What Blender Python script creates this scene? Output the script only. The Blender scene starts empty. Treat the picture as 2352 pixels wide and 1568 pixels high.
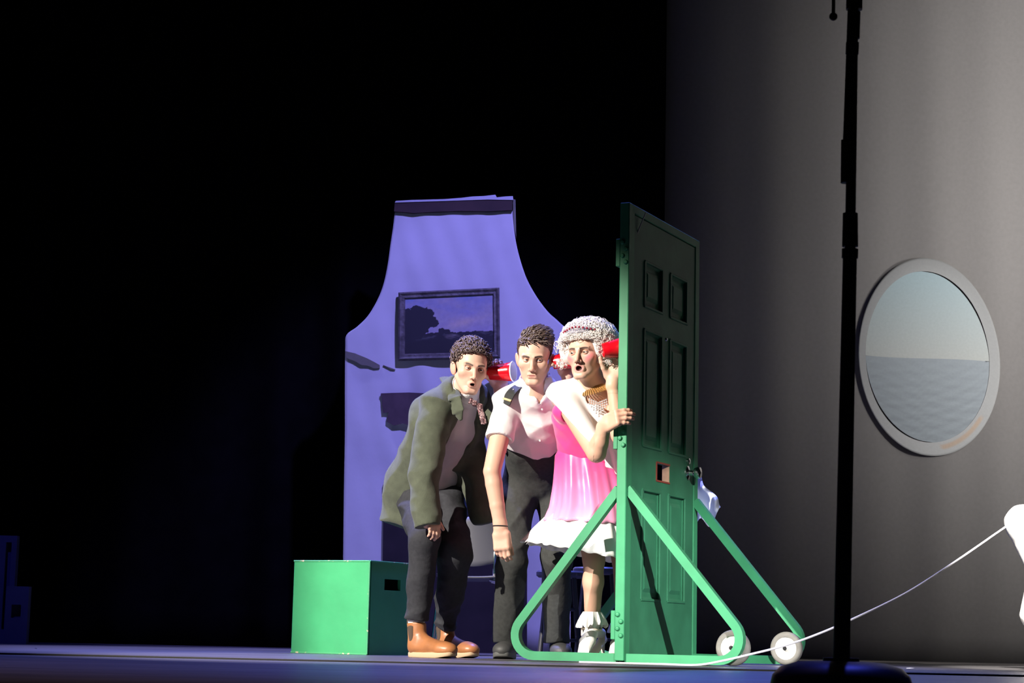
import bpy, math
import numpy as np
from mathutils import Vector, Matrix

# ------------------------------------------------------------------ camera
FPX, CX, CY = 4550.0, 1176.0, 784.0          # focal length in pixels of the 2352 x 1568 frame
ROLL = math.radians(1.25)
PITCH = math.atan((1456 - 784) / FPX)
CAM = np.array([0.0, -8.67, 0.115])
_F = np.array([0, math.cos(PITCH), math.sin(PITCH)])
_U0 = np.array([0, -math.sin(PITCH), math.cos(PITCH)])
_R0 = np.array([1.0, 0, 0])
_R = _R0 * math.cos(ROLL) + _U0 * math.sin(ROLL)
_U = -_R0 * math.sin(ROLL) + _U0 * math.cos(ROLL)
scene = bpy.context.scene
COL = scene.collection
cd = bpy.data.cameras.new('camera'); cam = bpy.data.objects.new('camera', cd); COL.objects.link(cam)
cd.sensor_width = 36.0; cd.lens = FPX / 2352 * 36.0; cd.clip_start = 0.05; cd.clip_end = 100
m = Matrix.Identity(4)
for i in range(3):
    m[i][0] = _R[i]; m[i][1] = _U[i]; m[i][2] = -_F[i]; m[i][3] = CAM[i]
cam.matrix_world = m
cd.dof.use_dof = True; cd.dof.focus_distance = 9.2; cd.dof.aperture_fstop = 13.0
scene.camera = cam

def P(px, py, y):
    """world point that stands at depth y (metres behind the near door post) on the line of sight of a pixel"""
    d = _F * FPX + _R * (px - CX) - _U * (py - CY)
    t = (y - CAM[1]) / d[1]
    return CAM + d * t

# ------------------------------------------------------------------ world, view
w = bpy.data.worlds.new('dark_house'); scene.world = w; w.use_nodes = True
w.node_tree.nodes['Background'].inputs[0].default_value = (0.5, 0.5, 0.7, 1)
w.node_tree.nodes['Background'].inputs[1].default_value = 0.004
scene.view_settings.view_transform = 'Standard'; scene.view_settings.look = 'None'
scene.view_settings.gamma = 1.0; scene.view_settings.use_curve_mapping = False
scene.view_settings.exposure = 0.0

# ------------------------------------------------------------------ stage lights
def spot(name, pos, aim, watts, col, size_deg, blend, rad=0.06):
    l = bpy.data.lights.new(name, 'SPOT'); l.energy = watts; l.color = col
    l.spot_size = math.radians(size_deg); l.spot_blend = blend; l.shadow_soft_size = rad
    o = bpy.data.objects.new(name, l); COL.objects.link(o)
    o.location = pos
    o.rotation_euler = (Vector(aim) - Vector(pos)).to_track_quat('-Z', 'Y').to_euler()
    return o
SUBJ = P(1215, 1395, 0.5)
az, el, dist = math.radians(46), math.radians(27), 12.5
kp = SUBJ + dist * np.array([-math.sin(az) * math.cos(el), -math.cos(az) * math.cos(el), math.sin(el)])
spot('follow_spot', kp, SUBJ, 16000, (1.0, 0.92, 0.83), 14.8, 0.52, 0.05)
S2 = P(1620, 1340, 0.2)
spot('front_spot', S2 + np.array([2.4, -11.5, 3.4]), S2, 11000, (0.97, 0.95, 0.93), 7.0, 0.8, 0.05)
spot('lavender_wash', (1.5, -1.2, 6.4), P(1020, 1000, 3.4), 2500, (0.27, 0.25, 1.0), 27, 0.6, 0.15)
spot('blue_backlight', (0.9, 3.2, 5.6), P(1200, 1000, 0.5), 2100, (0.12, 0.19, 1.0), 48, 0.7, 0.12)
spot('blue_floor_wash', (-2.4, 2.7, 5.6), (-0.7, 1.35, 0.0), 3400, (0.36, 0.36, 1.0), 48, 0.7, 0.2)
spot('amber_apron_light', (-1.0, -2.2, 5.4), (-0.9, -2.7, 0.0), 230, (1.0, 0.60, 0.52), 46, 0.9, 0.2)
spot('blue_apron_light', (1.6, -1.2, 5.2), P(1932, 1545, -4.25), 420, (0.08, 0.10, 1.0), 9, 0.7, 0.1)
spot('blue_side_wash', (-3.4, -1.0, 6.0), P(20, 1380, 2.7), 420, (0.08, 0.09, 1.0), 16, 0.8, 0.1)
for (zl, za, wl_) in ((2.1, 1.9, 470), (3.5, 3.2, 400), (5.0, 4.6, 400)):       # unseen side spots added to shape the falloff on the backdrop
    spot('added_cyc_light', (4.9, 1.3, zl), (4.1, 4.4, za), wl_, (1.0, 0.955, 0.92), 74, 1.0, 0.3)
S3 = P(2420, 1290, 0.6)
spot('solo_spot', S3 + np.array([-2.2, -9.0, 5.2]), S3, 30000, (1.0, 0.95, 0.88), 6.0, 0.6, 0.05)

# ------------------------------------------------------------------ materials
def lin(c):
    return tuple(((v / 255.0) / 12.92 if v / 255.0 <= 0.04045 else ((v / 255.0 + 0.055) / 1.055) ** 2.4) for v in c)
def mat(name, col, rough=0.6, metal=0.0, var=0.0, vscale=8.0, bump=0.0, bscale=60.0, spec=0.5, attr=None,
        sheen=0.0, stretch=(1, 1, 1), trans=0.0, sss=0.0, chips=None, chip_amt=0.62):
    mt = bpy.data.materials.new(name); mt.use_nodes = True
    nt = mt.node_tree; b = nt.nodes['Principled BSDF']
    b.inputs['Roughness'].default_value = rough; b.inputs['Metallic'].default_value = metal
    b.inputs['Specular IOR Level'].default_value = spec
    if sheen: b.inputs['Sheen Weight'].default_value = sheen
    if trans: b.inputs['Transmission Weight'].default_value = trans
    if sss:
        b.inputs['Subsurface Weight'].default_value = sss
        b.inputs['Subsurface Radius'].default_value = (0.012, 0.004, 0.002); b.inputs['Subsurface Scale'].default_value = 1.0
    c = (*col, 1)
    tc = nt.nodes.new('ShaderNodeTexCoord'); mp = nt.nodes.new('ShaderNodeMapping')
    mp.inputs['Scale'].default_value = stretch
    nt.links.new(tc.outputs['Object'], mp.inputs['Vector'])
    src = None
    if attr:
        a = nt.nodes.new('ShaderNodeAttribute'); a.attribute_name = attr; src = a.outputs['Color']
    if var:
        n = nt.nodes.new('ShaderNodeTexNoise'); n.inputs['Scale'].default_value = vscale; n.inputs['Detail'].default_value = 5
        nt.links.new(mp.outputs[0], n.inputs['Vector'])
        r = nt.nodes.new('ShaderNodeMapRange'); r.inputs[1].default_value = 0.3; r.inputs[2].default_value = 0.7
        r.inputs[3].default_value = 1 - var; r.inputs[4].default_value = 1 + var
        nt.links.new(n.outputs['Fac'], r.inputs[0])
        mx = nt.nodes.new('ShaderNodeMix'); mx.data_type = 'RGBA'; mx.blend_type = 'MULTIPLY'; mx.inputs[0].default_value = 1
        if src: nt.links.new(src, mx.inputs[6])
        else: mx.inputs[6].default_value = c
        cb = nt.nodes.new('ShaderNodeCombineColor')
        for i in range(3): nt.links.new(r.outputs[0], cb.inputs[i])
        nt.links.new(cb.outputs[0], mx.inputs[7]); src = mx.outputs[2]
    if chips:
        n = nt.nodes.new('ShaderNodeTexNoise'); n.inputs['Scale'].default_value = 22; n.inputs['Detail'].default_value = 8
        n.inputs['Roughness'].default_value = 0.7
        nt.links.new(tc.outputs['Object'], n.inputs['Vector'])
        r = nt.nodes.new('ShaderNodeMapRange'); r.inputs[1].default_value = chip_amt; r.inputs[2].default_value = chip_amt + 0.03
        nt.links.new(n.outputs['Fac'], r.inputs[0])
        mx = nt.nodes.new('ShaderNodeMix'); mx.data_type = 'RGBA'
        nt.links.new(r.outputs[0], mx.inputs[0])
        if src: nt.links.new(src, mx.inputs[6])
        else: mx.inputs[6].default_value = c
        mx.inputs[7].default_value = (*chips, 1); src = mx.outputs[2]
    if src: nt.links.new(src, b.inputs['Base Color'])
    else: b.inputs['Base Color'].default_value = c
    if bump:
        n = nt.nodes.new('ShaderNodeTexNoise'); n.inputs['Scale'].default_value = bscale; n.inputs['Detail'].default_value = 4
        nt.links.new(mp.outputs[0], n.inputs['Vector'])
        bp = nt.nodes.new('ShaderNodeBump'); bp.inputs['Strength'].default_value = bump; bp.inputs['Distance'].default_value = 0.01
        nt.links.new(n.outputs['Fac'], bp.inputs['Height']); nt.links.new(bp.outputs[0], b.inputs['Normal'])
    return mt
M = dict(
    floor=mat('black_stage_paint', (0.085, 0.08, 0.085), 0.42, var=0.45, vscale=3.0, bump=0.25, bscale=16, stretch=(0.6, 3.0, 1), chips=(0.32, 0.30, 0.30), chip_amt=0.70),
    drape=mat('black_velour', (0.0022, 0.0022, 0.0024), 0.95, spec=0.05, var=0.3),
    cyc=mat('grey_cyclorama_cloth', (0.22, 0.213, 0.21), 0.95, spec=0.05, var=0.04, vscale=40),
    flat=mat('muslin_fireplace', (0.62, 0.60, 0.58), 0.9, spec=0.1, var=0.06, vscale=3.0, bump=0.12, bscale=12),
    brown=mat('dark_brown_paint', (0.045, 0.022, 0.018), 0.8, var=0.3, vscale=5),
    purpled=mat('dark_umber_paint', (0.075, 0.045, 0.05), 0.85, var=0.3, vscale=9),
    soot=mat('soot_black_paint', (0.018, 0.012, 0.014), 0.9, var=0.4, vscale=6),
    flap=mat('shaded_canvas', (0.16, 0.15, 0.11), 0.9, var=0.2),  # dark olive holds the shade under the flap and on the side return
    trimcloth=mat('loose_muslin_edge', (0.55, 0.54, 0.56), 0.9),
    gframe=mat('aged_gilt_frame', (0.12, 0.105, 0.095), 0.55, var=0.5, vscale=30, bump=0.5, bscale=60),
    paint=mat('oil_painting', (1, 1, 1), 0.6, attr='Col', var=0.08, vscale=40),
    green=mat('door_green_gloss', (0.033, 0.17, 0.088), 0.5, spec=0.25, var=0.16, vscale=7, bump=0.06, bscale=30),
    gtube=mat('frame_green_enamel', (0.040, 0.25, 0.115), 0.5, spec=0.3, var=0.10, vscale=9, chips=(0.30, 0.22, 0.13), chip_amt=0.735),
    boxg=mat('box_green_paint', (0.045, 0.36, 0.145), 0.42, var=0.10, vscale=5, bump=0.08, bscale=25, chips=(0.55, 0.55, 0.42), chip_amt=0.725),
    boxedge=mat('worn_box_edge', (0.06, 0.36, 0.16), 0.6, chips=(0.66, 0.56, 0.38), chip_amt=0.57),
    rawwood=mat('raw_pine', (0.55, 0.33, 0.20), 0.7, var=0.2, vscale=20),
    redwood=mat('red_primer', (0.25, 0.05, 0.03), 0.6),
    chrome=mat('chrome', (0.75, 0.74, 0.74), 0.12, 1.0),
    tyre=mat('grey_rubber_tyre', (0.17, 0.165, 0.15), 0.75, var=0.2, vscale=20),
    hub=mat('cream_wheel_hub', (0.80, 0.79, 0.73), 0.5, var=0.08),
    wire=mat('pale_wire', (0.6, 0.6, 0.65), 0.4),
    black=mat('black_metal', (0.018, 0.018, 0.018), 0.45),
    blackp=mat('black_plastic', (0.008, 0.008, 0.008), 0.6),
    cord=mat('pale_grey_cord', (0.58, 0.57, 0.62), 0.6),
    dimblock=mat('blue_grey_block_paint', (0.07, 0.07, 0.12), 0.8, var=0.1),
    skin=mat('skin', (1, 1, 1), 0.48, attr='Col', spec=0.35, sss=0.08),
    haira=mat('curly_brown_hair', (0.11, 0.075, 0.068), 0.5, spec=0.5),
    hairb=mat('dark_brown_hair', (0.085, 0.055, 0.046), 0.42, spec=0.5),
    wig=mat('white_wig_hair', (0.80, 0.74, 0.70), 0.5, sheen=0.2),
    coat=mat('olive_wool_coat', (0.072, 0.082, 0.056), 0.9, var=0.16, vscale=25, sheen=0.15, bump=0.15, bscale=220, spec=0.2),
    lining=mat('coat_black_lining', (0.006, 0.006, 0.007), 0.8),
    vest=mat('grey_satin_vest', (0.46, 0.43, 0.44), 0.32, var=0.1, bump=0.2, bscale=18),
    wshirt=mat('white_cotton_shirt', (0.72, 0.70, 0.69), 0.8, bump=0.12, bscale=26, spec=0.2),
    tie=mat('patterned_bow_tie', (1, 1, 1), 0.5, attr='Col'),
    trous=mat('charcoal_trousers', (0.030, 0.031, 0.036), 0.85, bump=0.22, bscale=36, var=0.15, vscale=60, spec=0.25),
    trousb=mat('black_work_trousers', (0.038, 0.040, 0.038), 0.85, bump=0.25, bscale=34, var=0.15, vscale=60, spec=0.25),
    leather=mat('tan_leather', (0.34, 0.135, 0.05), 0.4, var=0.18, vscale=14, bump=0.12, bscale=40),
    sole=mat('crepe_sole', (0.50, 0.36, 0.22), 0.7),
    elastic=mat('brown_elastic', (0.07, 0.045, 0.03), 0.9),
    bshoe=mat('black_sneaker', (0.045, 0.046, 0.045), 0.6, bump=0.1),
    bsole=mat('dark_rubber_sole', (0.095, 0.098, 0.093), 0.7),
    sock=mat('white_sock', (0.75, 0.73, 0.70), 0.9, bump=0.2, bscale=90),
    heel=mat('cream_satin_shoe', (0.70, 0.62, 0.50), 0.35),
    pink=mat('hot_pink_satin', (1, 1, 1), 0.32, attr='Col', var=0.08, vscale=6, bump=0.15, bscale=9, sheen=0.3),
    petti=mat('white_organza', (0.80, 0.78, 0.75), 0.7, bump=0.15, bscale=20),
    sash=mat('white_satin_sash', (0.78, 0.73, 0.71), 0.45, bump=0.1, bscale=10),
    gold=mat('gold_beads', (0.72, 0.45, 0.18), 0.3, 0.85),
    silver=mat('crystal_beads', (0.85, 0.83, 0.85), 0.15, 0.6),
    ruby=mat('red_tiara_stones', (0.25, 0.01, 0.03), 0.15),
    epaul=mat('black_epaulette', (0.012, 0.014, 0.013), 0.7),
    stripe=mat('gold_braid', (0.75, 0.55, 0.25), 0.5),
    redcup=mat('red_plastic_cup', (0.62, 0.004, 0.012), 0.22),
    cupin=mat('white_cup_inside', (0.80, 0.80, 0.82), 0.4),
    eyew=mat('eye', (1, 1, 1), 0.15, attr='Col'),
    lid=mat('eyelid_skin', (0.50, 0.29, 0.21), 0.5),
    band=mat('black_wristband', (0.01, 0.01, 0.01), 0.6),
    shell=mat('pale_grey_chair_shell', (0.10, 0.10, 0.12), 0.5),
    stoolm=mat('dark_stool', (0.02, 0.02, 0.03), 0.5),
    seatm=mat('blue_black_stool_seat', (0.05, 0.05, 0.09), 0.45),
    bluecl=mat('pale_blue_organza', (0.68, 0.74, 0.90), 0.6, bump=0.1, bscale=20),
    whitef=mat('white_costume', (0.90, 0.87, 0.82), 0.7, bump=0.1),
    shadewin=mat('painted_window_projection', (1, 1, 1), 0.95, attr='Col', spec=0.05, var=0.03, vscale=60),  # projected light carried as surface colour, no emission
)

# ------------------------------------------------------------------ object helpers
def link(o, parent=None):
    COL.objects.link(o)
    if parent is not None:
        o.parent = parent
    return o
def tag(o, label, cat, group=None):
    o['label'] = label; o['category'] = cat
    if group: o['group'] = group
    return o
def struct(o):
    o['kind'] = 'structure'; return o
def thing(name, label, cat, loc, group=None):
    o = bpy.data.objects.new(name, None); COL.objects.link(o); o.location = loc
    o.empty_display_size = 0.1
    return tag(o, label, cat, group)
def npmesh(name, V, polys, material, parent=None, smooth=True, cols=None, rel=None):
    """V (n,3) world coordinates; polys: (m,4) array or list of tuples.  Stored relative to the parent's location."""
    V = np.asarray(V, dtype=np.float32)
    if parent is not None:
        V = V - np.array(parent_loc(parent), dtype=np.float32)
        org = None
    me = bpy.data.meshes.new(name)
    if isinstance(polys, np.ndarray):
        n, k = polys.shape
        me.vertices.add(len(V)); me.vertices.foreach_set('co', V.ravel())
        me.loops.add(n * k); me.loops.foreach_set('vertex_index', polys.astype(np.int32).ravel())
        me.polygons.add(n); me.polygons.foreach_set('loop_start', np.arange(0, n * k, k, dtype=np.int32))
        me.update(calc_edges=True)
    else:
        me.from_pydata([tuple(map(float, v)) for v in V], [], [tuple(int(i) for i in p) for p in polys]); me.update()
    me.validate()
    if smooth:
        me.polygons.foreach_set('use_smooth', np.ones(len(me.polygons), dtype=bool))
    if cols is not None:
        at = me.color_attributes.new('Col', 'FLOAT_COLOR', 'POINT')
        c4 = np.ones((len(V), 4), dtype=np.float32); c4[:, :3] = cols
        at.data.foreach_set('color', c4.ravel())
    if material is not None: me.materials.append(material)
    o = bpy.data.objects.new(name, me)
    return link(o, parent)
def parent_loc(o):
    p = np.zeros(3)
    while o is not None:
        p += np.array(o.location); o = o.parent
    return p

class MB:
    """collects simple solids into one mesh"""
    def __init__(s): s.V = []; s.Fc = []
    def add(s, V, F):
        n = len(s.V); s.V += [tuple(map(float, v)) for v in V]; s.Fc += [tuple(i + n for i in f) for f in F]; return s
    def box(s, c, h, R=None, bev=0.0):
        c = np.array(c, float); h = np.array(h, float)
        R = np.eye(3) if R is None else np.array(R)
        if bev <= 0:
            V = [(x, y, z) for z in (-1, 1) for y in (-1, 1) for x in (-1, 1)]
            V = [c + R @ (np.array(v) * h) for v in V]
            return s.add(V, [(0, 2, 3, 1), (4, 5, 7, 6), (0, 1, 5, 4), (2, 6, 7, 3), (0, 4, 6, 2), (1, 3, 7, 5)])
        V = []; idx = {}
        for sx in (-1, 1):
            for sy in (-1, 1):
                for sz in (-1, 1):
                    for a in range(3):
                        q = h - bev; q = q.copy(); q[a] = h[a]
                        idx[(sx, sy, sz, a)] = len(V); V.append(c + R @ (np.array([sx, sy, sz]) * q))
        F = []
        for a in range(3):
            b_, c_ = (a + 1) % 3, (a + 2) % 3
            for sg in (-1, 1):
                f = []
                for (u, v) in ((-1, -1), (1, -1), (1, 1), (-1, 1)):
                    k = [0, 0, 0]; k[a] = sg; k[b_] = u; k[c_] = v; f.append(idx[(*k, a)])
                F.append(tuple(f if sg > 0 else f[::-1]))
            for u in (-1, 1):
                for v in (-1, 1):   # edges along axis a
                    k1 = [0, 0, 0]; k1[a] = -1; k1[b_] = u; k1[c_] = v; k2 = list(k1); k2[a] = 1
                    f = [idx[(*k1, b_)], idx[(*k2, b_)], idx[(*k2, c_)], idx[(*k1, c_)]]
                    F.append(tuple(f if u * v < 0 else f[::-1]))
        for sx in (-1, 1):
            for sy in (-1, 1):
                for sz in (-1, 1):
                    f = [idx[(sx, sy, sz, a)] for a in range(3)]
                    F.append(tuple(f if sx * sy * sz > 0 else f[::-1]))
        return s.add(V, F)
    def lathe(s, prof, c, axis=(0, 0, 1), n=24, closed=False):
        """prof: list of (radius, along)"""
        c = np.array(c, float); R = frame_z(axis)
        V = []; F = []
        for (r, h) in prof:
            for k in range(n):
                a = 2 * math.pi * k / n
                V.append(c + R @ np.array([r * math.cos(a), r * math.sin(a), h]))
        L = len(prof)
        for i in range(L - 1 if not closed else L):
            i2 = (i + 1) % L
            for k in range(n):
                k2 = (k + 1) % n
                F.append((i * n + k, i * n + k2, i2 * n + k2, i2 * n + k))
        if not closed:
            if prof[0][0] > 1e-5: F.append(tuple(range(n))[::-1])
            if prof[-1][0] > 1e-5: F.append(tuple((L - 1) * n + k for k in range(n)))
        return s.add(V, F)
    def tube(s, pts, r, n=8, cap=True):
        pts = [np.array(p, float) for p in pts]; V = []; F = []
        rs = r if isinstance(r, (list, tuple, np.ndarray)) else [r] * len(pts)
        up = None
        for i, p in enumerate(pts):
            t = pts[min(i + 1, len(pts) - 1)] - pts[max(i - 1, 0)]; t = t / (np.linalg.norm(t) + 1e-9)
            if up is None:
                up = np.array([0, 0, 1.0]) if abs(t[2]) < 0.9 else np.array([0, 1.0, 0])
            x = np.cross(up, t); x /= np.linalg.norm(x) + 1e-9; y = np.cross(t, x); up = y
            for k in range(n):
                a = 2 * math.pi * k / n; V.append(p + rs[i] * (x * math.cos(a) + y * math.sin(a)))
        for i in range(len(pts) - 1):
            for k in range(n):
                k2 = (k + 1) % n; F.append((i * n + k, i * n + k2, (i + 1) * n + k2, (i + 1) * n + k))
        if cap: F.append(tuple(range(n))[::-1]); F.append(tuple((len(pts) - 1) * n + k for k in range(n)))
        return s.add(V, F)
    def sweep(s, pts, side, hw, ht, closed=False):
        """rectangular section: hw half-size along `side` (fixed vector), ht half-size across path in the other direction"""
        side = np.array(side, float); side /= np.linalg.norm(side)
        pts = [np.array(p, float) for p in pts]; n = len(pts); V = []; F = []
        for i, p in enumerate(pts):
            if closed: t = pts[(i + 1) % n] - pts[i - 1]
            else: t = pts[min(i + 1, n - 1)] - pts[max(i - 1, 0)]
            t /= np.linalg.norm(t) + 1e-9; nn = np.cross(side, t)
            for (u, v) in ((-1, -1), (1, -1), (1, 1), (-1, 1)):
                V.append(p + side * hw * u + nn * ht * v)
        for i in range(n if closed else n - 1):
            j = (i + 1) % n
            for k in range(4):
                k2 = (k + 1) % 4; F.append((i * 4 + k, i * 4 + k2, j * 4 + k2, j * 4 + k))
        if not closed: F.append((3, 2, 1, 0)); F.append(tuple((n - 1) * 4 + k for k in range(4)))
        return s.add(V, F)
    def prism(s, poly, dirv):
        """polygon (list of 3-D points) extruded by dirv"""
        n = len(poly); d = np.array(dirv, float)
        V = [np.array(p, float) for p in poly] + [np.array(p, float) + d for p in poly]
        F = [tuple(range(n)), tuple(range(2 * n - 1, n - 1, -1))] + [(i, i + n, (i + 1) % n + n, (i + 1) % n) for i in range(n)]
        return s.add(V, F)
    def ball(s, c, r, n=8):
        r3 = np.array([r, r, r]) if np.isscalar(r) else np.array(r)
        V = []; F = []; c = np.array(c, float)
        V.append(c + [0, 0, r3[2]])
        for i in range(1, n):
            ph = math.pi * i / n
            for k in range(n * 2 if n > 4 else 6):
                N = n * 2 if n > 4 else 6
                a = 2 * math.pi * k / N
                V.append(c + r3 * np.array([math.sin(ph) * math.cos(a), math.sin(ph) * math.sin(a), math.cos(ph)]))
        V.append(c - [0, 0, r3[2]]); N = n * 2 if n > 4 else 6; last = len(V) - 1
        for k in range(N):
            k2 = (k + 1) % N
            F.append((0, 1 + k, 1 + k2))
            for i in range(n - 2):
                F.append((1 + i * N + k, 1 + (i + 1) * N + k, 1 + (i + 1) * N + k2, 1 + i * N + k2))
            F.append((1 + (n - 2) * N + k, last, 1 + (n - 2) * N + k2))
        return s.add(V, F)
    def build(s, name, material, parent=None, smooth=False, origin=None):
        V = np.array(s.V)
        if parent is None:
            org = np.array(origin) if origin is not None else np.array([(V[:, 0].min() + V[:, 0].max()) / 2, (V[:, 1].min() + V[:, 1].max()) / 2, V[:, 2].min()])
            o = npmesh(name, V - org, s.Fc, material, None, smooth); o.location = org
        else:
            o = npmesh(name, V, s.Fc, material, parent, smooth)
        if smooth: edge_sharp(o)
        return o
def edge_sharp(o, ang=40):
    try: o.data.set_sharp_from_angle(angle=math.radians(ang))
    except Exception: pass
def nrm(v):
    v = np.array(v, float); return v / (np.linalg.norm(v) + 1e-12)
def frame_z(z, xh=None):
    """columns x,y,z with z along given axis"""
    z = nrm(z)
    if xh is None: xh = (1, 0, 0) if abs(z[0]) < 0.9 else (0, 1, 0)
    x = np.array(xh, float) - z * np.dot(xh, z); x = nrm(x); y = np.cross(z, x)
    return np.column_stack([x, y, z])
def arc(p0, pc, p1, r, n=8):
    """rounded corner at pc between p0 and p1"""
    a = nrm(np.array(p0) - pc); b = nrm(np.array(p1) - pc)
    half = math.acos(max(-1, min(1, float(np.dot(a, b))))) / 2
    tl = r / math.tan(half); s0 = np.array(pc) + a * tl; s1 = np.array(pc) + b * tl
    cen = np.array(pc) + nrm(a + b) * (r / math.sin(half))
    u = s0 - cen; v = s1 - cen; om = math.acos(max(-1, min(1, float(np.dot(u, v) / r / r))))
    return [cen + (math.sin((1 - t) * om) * u + math.sin(t * om) * v) / math.sin(om) for t in np.linspace(0, 1, n)]
def catmull(pts, n=6):
    pts = [np.array(p, float) for p in pts]; out = []
    q = [2 * pts[0] - pts[1]] + pts + [2 * pts[-1] - pts[-2]]
    for i in range(1, len(q) - 2):
        for t in np.linspace(0, 1, n, endpoint=False):
            a, b, c, d = q[i - 1], q[i], q[i + 1], q[i + 2]
            out.append(0.5 * (2 * b + (c - a) * t + (2 * a - 5 * b + 4 * c - d) * t * t + (3 * b - a - 3 * c + d) * t ** 3))
    out.append(pts[-1]); return out

# ================================================================== the setting
BACK = 4.3
floor = struct(MB().box((0, 2.83, -0.05), (7.0, 3.56, 0.05), bev=0.002).build('floor', M['floor']))
apron = struct(MB().box((0, -2.87, -0.058), (7.0, 2.13, 0.05), bev=0.002).build('floor_apron', M['floor']))
struct(MB().box((0, -0.737, -0.0065), (7.0, 0.004, 0.005)).build('trim_step_shade', M['blackp']))  # black strip added for the shadow line of the step
def cloth_wall(name, x0, x1, z0, z1, y, waves, amp, material, taper=0.0, seed=0, nx=220, nz=30):
    rng = np.random.default_rng(seed); ph = rng.uniform(0, 6.28, 6); fr = waves * rng.uniform(0.6, 1.5, 6)
    xs = np.linspace(x0, x1, nx); zs = np.linspace(z0, z1, nz)
    X, Z = np.meshgrid(xs, zs)
    D = sum(np.sin(fr[i] * X + ph[i] + 0.15 * np.sin(Z * 1.3 + i)) for i in range(6)) / 3.0
    A = amp * (1 - taper * (Z - z0) / (z1 - z0))
    Y = y + D * A
    V = np.stack([X, Y, Z], -1).reshape(-1, 3)
    V2 = V + np.array([0, 0.02, 0]); n = len(V)
    F = []
    for j in range(nz - 1):
        for i in range(nx - 1):
            a = j * nx + i; F.append((a, a + 1, a + nx + 1, a + nx)); F.append((a + n, a + nx + n, a + nx + 1 + n, a + 1 + n))
    for i in range(nx - 1):
        F.append((i, i + n, i + 1 + n, i + 1)); t = (nz - 1) * nx + i; F.append((t, t + 1, t + 1 + n, t + n))
    for j in range(nz - 1):
        a = j * nx; F.append((a, a + nx, a + nx + n, a + n)); b = a + nx - 1; F.append((b, b + n, b + nx + n, b + nx))
    return npmesh(name, np.vstack([V, V2]), np.array(F), material, None, True)
cx0 = P(1435, 500, BACK)[0]
struct(cloth_wall('wall_back_drape', -6.0, cx0 + 0.25, 0.0, 6.6, BACK - 0.22, 14, 0.05, M['drape'], seed=3))
struct(cloth_wall('wall_back_cyclorama', cx0 - 0.2, 6.2, 0.0, 6.6, BACK + 0.12, 11, 0.022, M['cyc'], taper=0.985, seed=5, nx=320, nz=40))

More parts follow.
